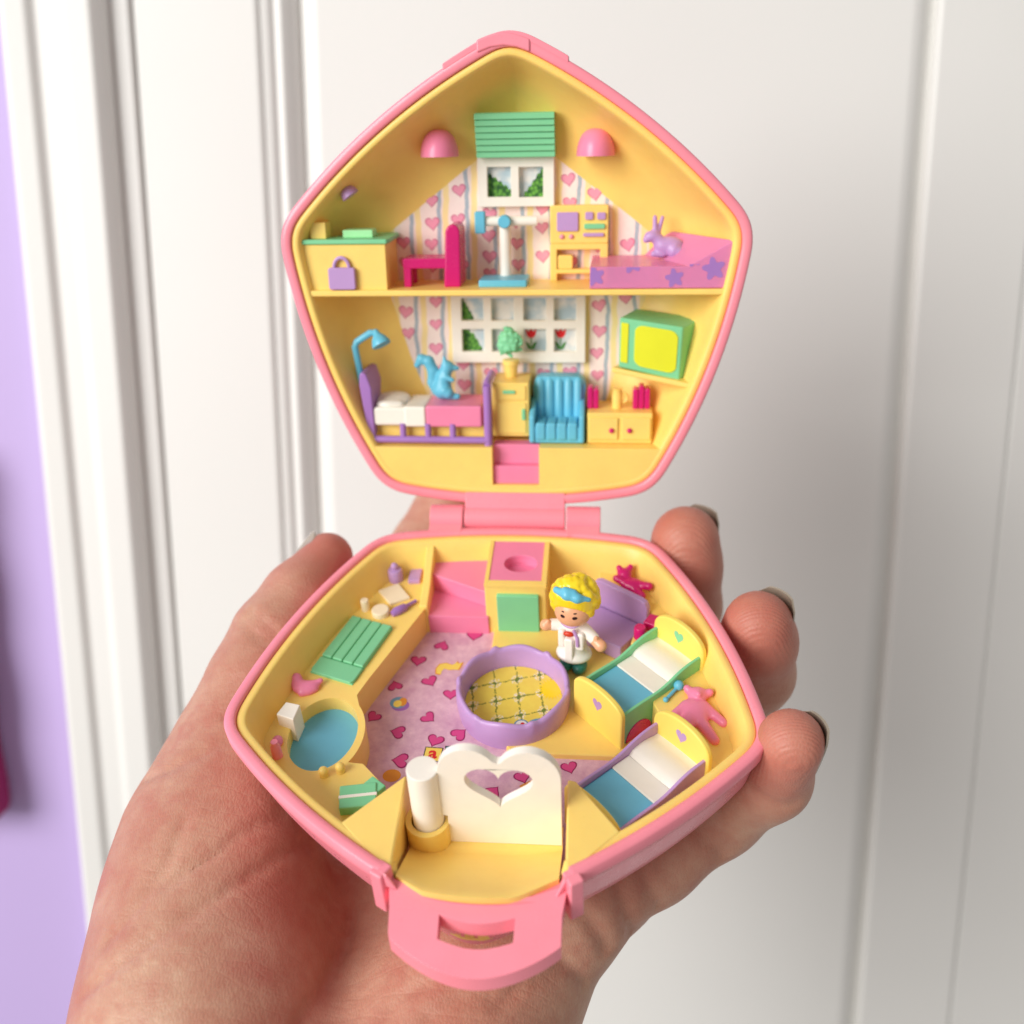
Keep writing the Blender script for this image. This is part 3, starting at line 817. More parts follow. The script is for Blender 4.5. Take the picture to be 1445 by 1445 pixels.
g = G(); g.lathe([(0.9, -7.1), (0.85, -4.6), (0.6, -4.3), (0.6, -3.4)], (-36.6, -60.4, 0)); g.build('pink_bottle', 'pink', toy, sharp=50)
g = G(); g.ball((-37.4, -57.6, -6.6), (1.0, 1.3, 0.9)); g.build('sponge', 'rose', toy)
for c in ((-27.6, -64.2), (-25.0, -63.2)):
    g = G(); g.lathe([(0.75, -7.2), (0.75, -6.0)], (c[0], c[1], 0)); g.ball((c[0], c[1], -5.9), 0.85); g.build('tap_knob', 'yellow', toy, sharp=50)
g = G(); g.obox((-20.6, -69.4), (0.97, 0.18), (-0.18, 0.97), 3.0, 2.3, -7.1, -5.1); gb = g.build('gift_box', 'mint', toy, bevel=0.25)
g = G(); g.obox((-20.6, -69.5), (0.97, 0.18), (-0.18, 0.97), 3.06, 0.28, -7.1, -5.03); g.build('ribbon', 'white', gb)
g = G(); g.obox((-18.4, -66.9), (0.8, -0.6), (0.6, 0.8), 1.6, 1.1, -7.1, -5.4); g.build('gift_box', 'mint', toy, bevel=0.25)
# right bench toys
blob('teddy_bear', [('e', (34.6, -48.2, -5.9), (2.7, 3.0, 1.5)), ('e', (35.2, -44.6, -5.4), (1.8, 1.5, 1.4)), ('c', (33.5, -43.6, -5.2), (33.4, -43.5, -5), .7, .7), ('c', (37.2, -44.3, -5.2), (37.3, -44.3, -5), .7, .7), ('c', (36.2, -47.0, -5.9), (39.2, -50.6, -5.9), 1.0, 0.8), ('c', (33, -47, -5.9), (30.6, -49.6, -5.9), 1.0, 0.9), ('c', (35.2, -50.2, -5.9), (37.4, -54.6, -5.9), 1.15, 0.85), ('c', (33.4, -50.4, -5.9), (32.6, -54, -6), 1.1, 0.9), ('c', (35.2, -45.4, -4.4), (35.2, -45.6, -4.2), .6, .5)], 0.6, 0.28, 'rose', toy)
blob('teddy_bear', [('e', (24.2, -15.4, -5.0), (2.2, 1.8, 1.5)), ('e', (22.6, -12.9, -4.2), (1.5, 1.4, 1.3)), ('c', (21.6, -12.2, -3.4), (21.5, -12, -3.2), .6, .6), ('c', (23.6, -12.0, -3.4), (23.8, -11.8, -3.1), .6, .6), ('c', (25.4, -15.6, -4.6), (27.4, -16.8, -3.9), .9, .8), ('c', (23, -15.5, -4.6), (20.9, -14.4, -4.0), .8, .7), ('c', (24.6, -16.6, -5), (26, -18.6, -4.9), .9, .8)], 0.5, 0.28, 'magenta', toy, label='dark magenta teddy bear behind the lavender chair')
g = G(); g.ball((32.0, -42.4, -5.4), 0.95); g.ball((29.6, -45.6, -5.8), 0.5); g.tube([(32, -42.4, -5.6), (29.6, -45.6, -5.8)], 0.32); g.build('rattle', 'cyan', toy)

# printed hearts etc. on the floor paper
def flat_print(name, pts, z, mats, parent):
    g = G()
    for k, (poly, dz) in enumerate(pts):
        g.mi = k; g.sheet([(x, y, z + dz) for x, y in poly])
    return g.build(name, mats, parent, recalc=False)
def xf(poly, cx, cy, s_, rot):
    c, q = math.cos(rot), math.sin(rot)
    return [(cx + s_ * (c * x - q * y), cy + s_ * (q * x + c * y)) for x, y in poly]
HS = [(-13.6, -25.3, 170), (-17.7, -29.7, 5), (-14.6, -35.2, 35), (-21.1, -36.8, 200), (-23.7, -44.8, 330), (-13.5, -44.6, 60), (-18.5, -48.4, 255), (-10.1, -38.5, 10), (-7.3, -48.4, 130), (-11.4, -50.0, 345), (-16.9, -55.0, 275), (-7.4, -22.0, 0), (12.9, -55.1, 25), (0.0, -61.2, 140), (4.9, -57.6, 20), (18.4, -57.4, 210), (6.8, -63.5, 300), (-6.3, -63.2, 60), (-11.0, -60.5, 190)]
for x, y, a in HS:
    j = 1.62 + random.uniform(-0.12, 0.12); a = R_(a + random.uniform(-8, 8))
    flat_print('printed_heart', [(xf(heart(1.0, 24), x, y, j, a), 0.03), (xf(heart(0.84, 24), x, y, j, a), 0.05)], -13.38, ['ink_dark', 'ink_magenta'], paper)
cat = [(-1.9, -1.5), (-2.0, -0.2), (-1.4, 1.0), (-0.2, 1.3), (0.9, 0.8), (1.5, 1.1), (1.8, 1.7), (2.1, 1.1), (2.9, 1.4), (2.6, 0.2), (2.2, -0.6), (1.2, -0.5), (0.4, -0.6), (-0.4, -0.2), (-0.9, -0.9), (-1.0, -1.8)]
flat_print('printed_animal', [(xf(cat, -11.8, -31.5, 1.12, 0.05), 0.03), (xf(cat, -11.8, -31.5, 1.0, 0.05), 0.05)], -13.38, ['ink_amber', 'ink_yellow'], paper)
flat_print('printed_ball', [(circle(-19.2, -41.8, 1.7, 1.4), 0.02), (circle(-19.7, -41.1, 1.6, 1.5), 0.03), (circle(-18.9, -40.9, 0.8, 1.1), 0.05), (circle(-19.8, -41.4, 0.8, 0.9), 0.06)], -13.38, ['ink_violet', 'ink_blue', 'ink_amber', 'ink_yellow'], paper)
sq = [(-1, -1), (1, -1), (1, 1), (-1, 1)]
def letter(ch_, size, loc, mat, parent):
    cu = bpy.data.curves.new('letter', 'FONT'); cu.body = ch_; cu.size = size * 0.001; cu.align_x = 'CENTER'; cu.align_y = 'CENTER'
    cu.offset = size * 0.001 * 0.03
    ob = bpy.data.objects.new('letter_tmp', cu); col.objects.link(ob)
    bpy.context.view_layer.update()
    me = bpy.data.meshes.new_from_object(ob.evaluated_get(bpy.context.evaluated_depsgraph_get()))
    bpy.data.objects.remove(ob)
    o = bpy.data.objects.new('printed_letter', me); me.materials.clear(); me.materials.append(MATS[mat])
    col.objects.link(o); o.parent = parent; o.location = Vector(loc) * 0.001
    return o
blk = flat_print('printed_block', [(xf(sq, -11.4, -53.3, 1.65, -0.05), 0.02), (xf(sq, -11.4, -53.3, 1.45, -0.05), 0.04)], -13.38, ['ink_line', 'ink_yellow'], paper)
letter('a', 3.6, (-11.4, -53.1, -13.32), 'ink_red', paper)
flat_print('printed_block', [(xf(sq, -7.6, -52.8, 1.7, 0.1), 0.02), (xf(sq, -7.6, -52.8, 1.45, 0.1), 0.04)], -13.38, ['ink_line', 'ink_blue'], paper)
flat_print('printed_ball', [(circle(-17.9, -58.4, 1.6, 1.4), 0.03)], -13.38, ['ink_amber'], paper)
flat_print('printed_block', [(xf(sq, 6.3, -59.9, 1.3, 0.6), 0.015)], -13.38, ['ink_amber'], paper)

# ================================================================== LID INSIDE
WP = [(0, 77.3), (-26.6, 57.4), (-27.3, 50), (-27.2, 43.8), (-23.6, 31), (-20.8, 23.6), (-18.5, 14), (16.0, 14), (17.8, 20.2), (20.4, 29), (26.0, 43.3), (26.6, 50), (26.4, 57)]
def resample(poly, k):
    P = [Vector(p) for p in poly] + [Vector(poly[0])]
    L = [0]
    for i in range(len(P) - 1): L.append(L[-1] + (P[i + 1] - P[i]).length)
    out = []
    for q in range(k):
        t = L[-1] * q / k
        for i in range(len(P) - 1):
            if L[i + 1] >= t: break
        f = (t - L[i]) / max(1e-9, L[i + 1] - L[i]); p = P[i].lerp(P[i + 1], f); out.append((p.x, p.y))
    return out
def ray_hit(poly, c, d):
    best = None
    for i in range(len(poly)):
        a = Vector(poly[i]); b = Vector(poly[(i + 1) % len(poly)]); e_ = b - a
        den = d.x * e_.y - d.y * e_.x
        if abs(den) < 1e-9: continue
        w_ = a - c; t = (w_.x * e_.y - w_.y * e_.x) / den; s_ = (w_.x * d.y - w_.y * d.x) / den
        if t > 0 and -1e-6 <= s_ <= 1 + 1e-6: best = t if best is None else min(best, t)
    return c + d * best
lc = Vector((0, 46.0))
lip = inset(3.4)
inner = []
for p in lip:
    d = (Vector(p) - lc).normalized(); q = ray_hit(WP, lc, d); inner.append((q.x, q.y))
def between(t, w): return [(a[0] + (b[0] - a[0]) * t, a[1] + (b[1] - a[1]) * t, w) for a, b in zip(lip, inner)]
rings = [ringL(1.95, -2.2), ringL(1.95, -0.9), ringL(2.15, -0.55), ringL(3.1, -0.5), ringL(3.4, -0.75)]
for t, w in ((0.03, -2.0), (0.08, -4.4), (0.16, -7.2), (0.27, -9.8), (0.42, -12.2), (0.6, -14.0), (0.8, -15.3), (1.0, -15.95)): rings.append(between(t, w))
g = G(); g.loft(rings, False, False); g.build('lid_liner', 'yellow', toy, LID, sharp=70)
g = G(); g.sheet([(x, v, -15.9) for x, v in [(0 + (x - 0) * 1.012, 46 + (v - 46) * 1.012) for x, v in WP]]); wp = g.build('wallpaper', 'striped_paper', toy, LID, recalc=False, uv=True)
# hearts on the wallpaper
HW = [(-24.2, 55.1), (-23.9, 50.9), (-17.9, 58.9), (-18.3, 54.7), (-12.5, 59.6), (-6.2, 52.1), (-24.5, 40.7), (-24.2, 36.1), (-17.9, 42.8), (-18.1, 38.0), (-18.3, 32.8), (-12.4, 24.8), (-6.5, 27.4), (-12.5, 29.4), (22.4, 54.3), (4.9, 52.1), (4.8, 57.8), (16.7, 41.9), (16.8, 36.5), (16.3, 31.8), (16.5, 27.0), (4.9, 27.3), (22.2, 43.4), (-0.4, 54.7), (-12.1, 65.4), (-17.9, 63.4), (10.2, 67.2), (15.6, 64.4), (10.5, 62.6), (-12.6, 54.6), (-12.2, 50.3), (-18.2, 50.2), (-0.2, 50.4), (10.6, 50.8), (10.6, 55.2), (16.6, 58.6), (22.6, 50.0), (-6.2, 56.3), (-6.0, 60.6), (-18.0, 28.0), (10.6, 27.6), (22.8, 38.4), (-0.6, 59.0), (-12.2, 33.6), (4.9, 61.6), (16.4, 54.0), (16.4, 50.0), (-6.2, 48.6)]
for x, v in HW:
    g = G(); j = 1.5 + random.uniform(-0.12, 0.1); a = R_(random.uniform(-12, 12))
    g.mi = 0; g.sheet([(p, q, -15.86) for p, q in xf(heart(1.0, 22), x, v + 0.2, j, a)])
    g.mi = 1; g.sheet([(p, q, -15.84) for p, q in xf(heart(0.84, 22), x, v + 0.2, j, a)])
    g.build('printed_heart', ['ink_rose_edge', 'ink_rose'], wp, LID, recalc=False)

# floor block / skirt with stepped recess
lipb = sorted([p for p in inset(2.9) if p[1] < 15.3], key=lambda p: p[0])
sk = lipb + [(lipb[-1][0] + 0.9, 15.35), (4.75, 15.35), (4.75, 7.2), (-4.95, 7.2), (-4.95, 15.35), (lipb[0][0] - 0.9, 15.35)]
def taper(x, v, w): return (x * (1 - 0.30 * min(1, max(0, (-w - 2) / 14.0))) if w < -2 else x, v if w > -2 else max(v, 8.5), w)
g = G(); g.prism(sk, -6.5, -0.58); g.build('lid_floor', 'yellow', toy, LID, bevel=0.25)
g = G(); g.prism([(-29.5, -6.4), (29.5, -6.4), (23.5, -16.0), (-23.5, -16.0)], 8.5, 15.33, axis='y'); g.build('lid_floor', 'yellow', toy, LID)
g = G(); g.box(-4.94, 4.74, 7.21, 11.1, -6.4, -1.6); g.build('lid_step', 'rose', toy, LID, bevel=0.15)
g = G(); g.box(-4.94, 4.74, 11.1, 15.34, -6.4, -3.2); g.build('lid_step', 'rose', toy, LID, bevel=0.15)
# shelf
g = G(); g.prism([(-41.6, -0.9), (42.4, -0.9), (29.5, -15.95), (-29.5, -15.95)], 46.35, 47.55, axis='y'); g.build('shelf', 'yellow', toy, LID, bevel=0.3)

# desk
g = G(); g.prism([(-42.6, -2.1), (-25.2, -2.1), (-25.6, -15.8), (-31.0, -15.8)], 47.4, 56.4, axis='y'); desk = g.build('desk', 'yellow', toy, LID, bevel=0.2)
g = G(); g.prism([(-42.4, -1.6), (-24.9, -1.6), (-24.5, -2.2), (-25.0, -15.8), (-31.5, -15.8)], 56.4, 57.35, axis='y'); g.build('desk_top', 'mint', desk, LID, bevel=0.25)
g = G(); g.box(-34.4, -28.3, 57.3, 58.8, -9.5, -5.5); g.build('pencil_box', 'cream_mint', toy, LID, bevel=0.2)
g = G(); g.box(-40.4, -37.2, 57.3, 60.5, -7.4, -3.4); g.build('card_box', 'yellow', toy, LID, bevel=0.2)
g = G(); g.prism(rrect(-36.8, 47.7, -31.4, 52.0, 0.5), -2.3, -0.9); bag = g.build('handbag', 'lavender', toy, LID, bevel=0.25)
g = G(); g.tube([(-34.1 + 1.5 * math.cos(R_(a)), 52.0 + 1.9 * math.sin(R_(a)), -1.5) for a in range(0, 181, 15)], 0.36, 8); g.build('handle', 'lavender', bag, LID)
# magenta chair
g = G(); g.prism(rrect(-22.5, 51.2, -11.6, 53.2, 0.3), -12.5, -5.0); mch = g.build('side_chair', 'magenta', toy, LID, bevel=0.4, seg=3)
g = G(); g.prism([(-14.3, 47.5), (-10.9, 47.5), (-10.8, 58.4), (-11.2, 59.4), (-12.1, 59.8), (-13.2, 59.4), (-13.7, 58.4)], -13.4, -4.9); g.build('backrest', 'magenta', mch, LID, bevel=0.4, seg=3)
for w0 in (-6.6, -12.5):
    g = G(); g.prism([(-22.45, 47.5), (-20.9, 47.5), (-20.8, 51.4), (-22.45, 52.4)], w0, w0 + 1.5); g.build('leg', 'magenta', mch, LID, bevel=0.35, seg=3)
# weighing scale
g = G(); g.prism(rrect(-7.3, -13.5, 2.4, -4.6, 0.4), 47.5, 48.9, axis='y'); sca = g.build('weighing_scale', 'cyan', toy, LID, bevel=0.25)
g = G(); g.tube([(-2.5, 48.8, -12.2), (-2.5, 59.6, -12.2)], 1.2, 16); g.build('post', 'white', sca, LID)
g = G(); g.tube([(-8.2, 59.7, -11.6), (4.1, 59.7, -11.6)], 1.0, 16); g.build('beam', 'white', sca, LID, sharp=50)
g = G(); g.lathe([(1.3, 0), (1.3, 1.6), (1.1, 1.9)], (-2.35, 59.7, -11.2), (0, 0, 1)); g.build('dial', 'cyan', sca, LID, sharp=50)
g = G(); g.prism(rrect(-8.4, 57.4, -6.3, 61.7, 0.3), -12.2, -10.0); g.build('slider', 'cyan', sca, LID, bevel=0.4)
# console desk
g = G()
g.prism(rrect(6.6, 55.0, 18.4, 62.5, 0.4), -15.8, -13.0)
cons = g.build('console', 'yellow', toy, LID, bevel=0.25)
g = G(); g.prism([(6.6, 47.5), (8.0, 47.5), (8.0, 49.0), (16.8, 49.0), (16.8, 47.5), (18.4, 47.5), (18.4, 55.0), (6.6, 55.0)], -15.85, -13.0, holes=[[(8.0, 49.9), (16.8, 49.9), (16.8, 53.8), (8.0, 53.8)]]); g.build('console_stand', 'yellow', cons, LID, bevel=0.2)
g = G(); g.prism(rrect(8.1, 49.9, 11.2, 52.7, 0.4), -15.8, -13.3); g.build('drawer', 'yellow', cons, LID, bevel=0.2)
for r in ((8.0, 57.5, 12.3, 61.2), (13.7, 59.7, 15.3, 61.2), (16.1, 59.7, 17.8, 61.1)):
    g = G(); g.prism(rrect(*r, 0.3), -13.1, -12.55); g.build('screen', 'lavender', cons, LID, bevel=0.12)
g = G(); g.prism(rrect(13.5, 57.9, 17.7, 58.9, 0.3), -13.1, -12.5); g.build('button_bar', 'mint', cons, LID, bevel=0.12)
g = G(); g.prism(rrect(13.3, 56.4, 17.5, 57.1, 0.25), -13.1, -12.5); g.build('button_bar', 'lavender', cons, LID, bevel=0.12)
for c in ((9.0, 56.4), (10.9, 56.4)):
    g = G(); g.ball((c[0], c[1], -12.95), 0.5, 12, 8); g.build('knob', 'ink_rose', cons, LID)
# translucent rose couch with flowers
g = G(); cp = [(14.9, 47.62), (41.7, 47.62), (42.4, 56.6), (33.8, 51.8), (14.9, 51.8)]
vs = []
g.prism(cp, -15.4, -1.3, fn=lambda x, v, w: (x if w > -5 else 15.2 + (x - 14.9) * 0.56, v if v < 49 or w > -5 else v + 0.6, w))
couch = g.build('couch', 'rose_glass', toy, LID, bevel=0.2)
def flower(s_):
    return [(s_ * (0.78 + 0.22 * math.cos(5 * t)) * math.cos(t + math.pi / 2), s_ * (0.78 + 0.22 * math.cos(5 * t)) * math.sin(t + math.pi / 2)) for t in [2 * math.pi * i / 40 for i in range(40)]]
for x, v, s_, clip in ((15.9, 50.0, 2.0, (15.0, 51.7)), (23.0, 52.4, 2.0, (15.0, 51.7)), (31.2, 49.6, 1.9, (15, 51.7)), (38.6, 51.3, 2.3, (15, 55)), (34.8, 53.1, 1.5, (15, 52.2))):
    g = G(); pl = [(min(max(p, clip[0]), 41.5), min(max(q, 47.7), clip[1])) for p, q in xf(flower(1), x, v, s_, 0.2)]
    g.sheet([(p, q, -1.24) for p, q in pl]); g.build('painted_flower', 'violet', couch, LID, recalc=False)
blob('rabbit', [('e', (30.4, 54.7, -9.5), (3.0, 1.9, 1.7)), ('e', (27.0, 56.7, -9.3), (1.5, 1.1, 1.2)), ('c', (27.6, 57.2, -9.4), (27.5, 60.3, -9.6), .55, .45), ('c', (28.2, 57.2, -9.8), (29.0, 60.2, -10.2), .5, .4), ('c', (26.2, 56.3, -9.1), (25.8, 56.0, -9.0), .7, .6), ('c', (28.3, 55.9, -9.4), (29, 55, -9.4), 1.2, 1.4), ('c', (31.6, 53.9, -8.6), (32.2, 53.7, -8.4), 1.5, 1.2), ('c', (27.4, 53.3, -8.9), (29.2, 53.2, -8.9), .6, .6), ('c', (33.2, 53.6, -9.5), (33.7, 53.9, -9.5), .7, .6)], 0.5, 0.26, 'lavender', toy, LID)
# wall lamps
for x, v, w, r, m_, nm in ((-15.0, 72.2, -10.6, 3.75, 'rose', 'wall_lamp'), (15.7, 71.9, -10.6, 3.75, 'rose', 'wall_lamp')):
    g = G(); rings = []
    for i in range(13):
        th = (math.pi / 2) * i / 12
        rings.append([(x + r * math.cos(th) ** 0.75 * math.cos(a), v + 1.35 * r * math.sin(th), w + r * 1.25 * math.cos(th) ** 0.75 * math.sin(a)) for a in [2 * math.pi * k / 28 for k in range(28)]])
    g.loft(rings, True, True); g.build(nm, m_, toy, LID, sharp=60)
g = G(); rot = Matrix.Rotation(R_(35), 3, 'Z'); rings = []
for i in range(11):
    th = (math.pi / 2) * i / 10
    rings.append([tuple(Vector((-32.2, 65.3, -5.6)) + rot @ Vector((1.8 * math.cos(th) * math.cos(a), 2.1 * math.sin(th), 2.4 * math.cos(th) * math.sin(a)))) for a in [2 * math.pi * k / 24 for k in range(24)]])
g.loft(rings, True, True); g.build('wall_lamp', 'lavender', toy, LID, sharp=60, label='small lavender wall lamp above the desk')
# roller blind with slats
g = G(); g.prism([(71.9, -15.9), (71.9, -12.4), (80.1, -9.6), (80.1, -15.9)], -7.75, 7.65, axis='x'); blind = g.build('window_blind', 'mint', toy, LID, bevel=0.15)
for i in range(7):
    g = G(); v0 = 71.9 + 8.2 * i / 7; v1 = v0 + 8.2 / 7; w0 = -12.4 + 2.8 * i / 7; w1 = w0 + 2.8 / 7
    g.prism([(v0, w0 - 0.3), (v0 - 0.1, w0 + 0.75), (v1 - 0.16, w1 + 0.30), (v1 - 0.06, w1 - 0.3)], -7.85 + 0.02 * (i % 2), 7.75 - 0.02 * (i % 2), axis='x')
    g.build('slat', 'mint', blind, LID, bevel=0.14)
# windows
def window(x0, v0, x1, v1, panes, wf):
    g = G(); g.prism([(x0, v0), (x1, v0), (x1, v1), (x0, v1)], -15.8, wf, holes=[[(a, b), (c, b), (c, d), (a, d)] for a, b, c, d in panes])
    f = g.build('window', 'white', toy, LID, bevel=0.18)
    for a, b, c, d in panes:
        q = G(); q.sheet([(a - .1, b - .1, -15.72), (c + .1, b - .1, -15.72), (c + .1, d + .1, -15.72), (a - .1, d + .1, -15.72)]); q.build('pane', 'sky_print', f, LID, recalc=False)
    return f
def bush(f, x0, x1, v0, prof):
    g = G(); pts = [(x0, v0)]
    n_ = 26
    for i in range(n_ + 1):
        t = i / n_; x = x0 + (x1 - x0) * t
        k = np.interp(t, [p[0] for p in prof], [p[1] for p in prof])
        pts.append((x, v0 + max(0.05, k) + 0.55 * abs(math.sin(t * 14 + x0)) * (k > 0.3)))
    pts.append((x1, v0)); g.sheet([(x, v, -15.69) for x, v in pts]); g.build('printed_bush', 'leaf_print', f, LID, recalc=False)
w1p = [(-6.1, 64.2, -1.3, 70.0), (0.3, 64.1, 5.2, 69.9)]
w1 = window(-8.0, 62.3, 7.4, 71.8, w1p, -14.1)
bush(w1, -6.1, -1.3, 64.2, [(0, 4.2), (0.3, 3.3), (0.7, 1.9), (1, 0.9)]); bush(w1, 1.2, 5.2, 64.1, [(0, 0.3), (0.3, 1.6), (0.65, 3.6), (0.9, 4.9), (1, 5.0)])
w2p = []
for r in range(2):
    for c in range(4):
        xx = [(-12.3, -7.6), (-5.9, -1.2), (0.9, 5.6), (7.3, 11.9)][c]; vv = [(32.6, 37.4), (39.2, 43.9)][r]
        w2p.append((xx[0], vv[0], xx[1], vv[1]))
w2 = window(-14.5, 30.2, 13.9, 46.3, w2p, -14.1)
bush(w2, -12.3, -8.2, 32.6, [(0, 4.8), (0.3, 4.0), (0.6, 3.0), (0.85, 1.0), (1, 0.2)]); bush(w2, -12.3, -9.9, 39.2, [(0, 4.2), (0.4, 2.8), (1, 0.2)])
for x in (2.3, 8.6):
    g = G(); v = 32.6
    g.mi = 0; g.sheet([(x - .12, v + .3, -15.68), (x + .12, v + .3, -15.68), (x + .12, v + 3, -15.68), (x - .12, v + 3, -15.68)])
    for s_ in (-1, 1): g.sheet([(x, v + .2, -15.67), (x + s_ * 0.6, v + .3, -15.67), (x + s_ * 1.3, v + 1.9, -15.67), (x + s_ * 0.5, v + 1.5, -15.67)])
    g.mi = 1; g.sheet([(x - .5, v + 2.7, -15.66), (x + .5, v + 2.7, -15.66), (x + 1.0, v + 3.4, -15.66), (x + 1.2, v + 4.8, -15.66), (x + .5, v + 4.0, -15.66), (x + .05, v + 4.7, -15.66), (x - .5, v + 4.0, -15.66), (x - 1.2, v + 4.7, -15.66), (x - .95, v + 3.4, -15.66)])
    g.build('printed_tulip', ['ink_leaf', 'ink_red'], w2, LID, recalc=False)
# bed
g = G()
g.prism([(-30.9, 15.4), (-29.6, 15.4), (-29.9, 27.5), (-30.8, 30.4), (-31.6, 30.8), (-32.2, 30.4), (-32.4, 28)], -12.5, -2.0)
bed = g.build('bed', 'violet', toy, LID, bevel=0.5, seg=3)
g = G(); g.tube([(-5.9, 15.0, -2.5), (-5.9, 28.0, -2.5)], 0.85, 12); g.tube([(-5.9, 27.8, -2.5), (-5.9, 28.4, -3.4), (-5.9, 28.4, -12.0)], 0.8, 12); g.build('footboard', 'violet', bed, LID)
g = G(); g.tube([(-30.4, 16.5, -2.4), (-6.0, 16.4, -2.4)], 0.75, 12); g.build('bed_rail', 'violet', bed, LID)
for x in (-23.8, -18.5, -13.3):
    g = G(); g.tube([(x, 16.4, -2.6), (x, 19.9, -2.6)], 0.68, 10); g.build('rail_post', 'violet', bed, LID)
g = G(); g.box(-30.0, -6.5, 15.4, 19.2, -13, -4.2); g.build('bed_box', 'yellow', bed, LID)
g = G(); g.prism(rrect(-30.1, 19.4, -18.9, 23.3, 0.9), -12.8, -2.4); g.build('mattress', 'white', bed, LID, bevel=0.6, seg=3)
g = G(); g.prism(rrect(-23.4, 19.2, -18.85, 23.55, 0.5), -12.8, -2.2); g.build('sheet_fold', 'white', bed, LID, bevel=0.5, seg=3)
g = G(); g.prism(rrect(-18.8, 19.2, -7.1, 23.7, 0.5), -12.8, -2.2); g.build('blanket', 'rose', bed, LID, bevel=0.6, seg=3)
blob('pillow', [('e', (-26.6, 23.6, -7.4), (3.6, 0.85, 4.4)), ('e', (-26.8, 23.8, -9.5), (3.3, 1.0, 3.2)), ('c', (-29.0, 23.4, -4.2), (-24.4, 23.4, -4.2), .6, .6)], 1.0, 0.35, 'white', bed, LID)
blob('squirrel', [('c', (-16.0, 25.9, -8), (-15.7, 28.4, -8), 2.1, 1.55), ('c', (-15.7, 28.4, -8), (-14.8, 30.7, -8), 1.4, 1.35), ('c', (-15.1, 31.3, -7.6), (-15.4, 33.0, -7.6), .75, .2), ('c', (-14.4, 30.6, -8), (-12.7, 30.4, -8), 1.0, .45), ('c', (-15.0, 28.8, -6.8), (-13.6, 28.2, -6.5), .6, .5), ('c', (-15.2, 25.8, -6.8), (-14.6, 25.4, -6.6), 1.4, 1.2), ('c', (-14.6, 24.7, -7), (-12.7, 24.6, -6.9), .75, .65),
  ('c', (-17.6, 25.2, -8.4), (-18.3, 27.2, -8.6), .7, .95), ('c', (-18.3, 27.2, -8.6), (-17.9, 29.6, -8.7), .95, 1.2), ('c', (-17.9, 29.6, -8.7), (-18.8, 31.7, -8.7), 1.2, 1.15), ('c', (-18.8, 31.7, -8.7), (-20.3, 32.2, -8.7), 1.15, 1.0), ('c', (-20.3, 32.2, -8.7), (-21.3, 30.9, -8.7), 1.0, .65)], 0.35, 0.24, 'cyan', toy, LID)
# reading lamp
g = G(); g.tube([(-32.7, 27.6, -6.3), (-33.0, 30, -6.1), (-33.5, 35.4, -5.4), (-33.1, 36.4, -5.4), (-30.1, 38.3, -5.6), (-29.0, 38.2, -5.6)], 0.72, 12); lamp = g.build('reading_lamp', 'cyan', toy, LID)
g = G(); g.lathe([(0.5, -1.0), (0.75, -0.4), (0.8, 0.0), (1.5, 0.9), (1.95, 1.9), (2.0, 2.5), (1.7, 2.3)], (-28.8, 38.0, -5.5), (0.45, -0.85, 0.30)); g.build('lamp_shade', 'cyan', lamp, LID, sharp=60)
# cabinet, plant
g = G(); g.box(-5.2, 2.5, 16.5, 28.0, -14.8, -5.0); cab = g.build('cabinet', 'yellow', toy, LID, bevel=0.3)
g = G(); g.box(-4.5, 1.9, 24.4, 27.4, -5.2, -4.7); g.build('drawer', 'yellow', cab, LID, bevel=0.2)
g = G(); g.box(-4.5, 1.9, 17.2, 23.8, -5.2, -4.7); g.build('cabinet_door', 'yellow', cab, LID, bevel=0.2)
g = G(); g.prism(rrect(-2.9, 25.8, -0.3, 26.5, 0.3), -4.75, -4.35); g.build('handle', 'mint', cab, LID, bevel=0.1)
g = G(); g.prism(rrect(1.0, 20.2, 1.7, 22.6, 0.3), -4.75, -4.35); g.build('handle', 'mint', cab, LID, bevel=0.1)
g = G(); g.lathe([(1.15, 28.0), (1.5, 30.6), (1.75, 30.7), (1.75, 31.7), (1.2, 31.7)], (-1.6, 0, -10.5), (0, 1, 0)); pot = g.build('potted_plant', 'yellow', toy, LID, sharp=45)
rp = random.Random(3); pr = [('e', (-1.9, 35.6, -10.5), (2.4, 2.5, 1.9))]
for i in range(46):
    a = rp.uniform(0, 6.28); r = rp.uniform(0.2, 2.35); w = -8.9 - 0.22 * r * r + rp.uniform(-.2, .2)
    pr.append(('c', (-1.9 + r * math.cos(a), 35.6 + r * math.sin(a) * 1.1, w - .3), (-1.9 + (r + .5) * math.cos(a + .4), 35.4 + (r + .5) * math.sin(a + .4) * 1.1, w), .42, .36))
blob('leaves', pr, 0.22, 0.2, 'mint', pot, LID)
# armchair
g = G(); g.prism([(3.6, 15.6), (13.4, 15.6), (13.8, 22), (14.2, 26.2), (13.6, 27.6), (12.4, 28.2), (4.6, 28.2), (3.5, 27.6), (3.0, 26.2), (3.2, 22)], -14.5, -9.8); arm = g.build('armchair', 'cyan', toy, LID, bevel=0.5, seg=3)
for i in range(5):
    x = 4.5 + i * 2.0
    g = G(); g.tube([(x, 18.8, -9.9), (x, 26.6, -9.9), (x, 27.6, -10.6)], [1.08, 1.08, 0.9], 12); g.build('back_cushion', 'cyan', arm, LID)
g = G(); g.box(2.9, 13.7, 15.5, 19.0, -13, -3.6); g.build('seat_base', 'cyan', arm, LID, bevel=0.3)
for i in range(4):
    x = 4.95 + i * 2.2
    g = G(); g.prism(rrect(x - 1.05, 16.2, x + 1.05, 19.9, 0.5), -10, -3.2); g.build('seat_cushion', 'cyan', arm, LID, bevel=0.6, seg=3)
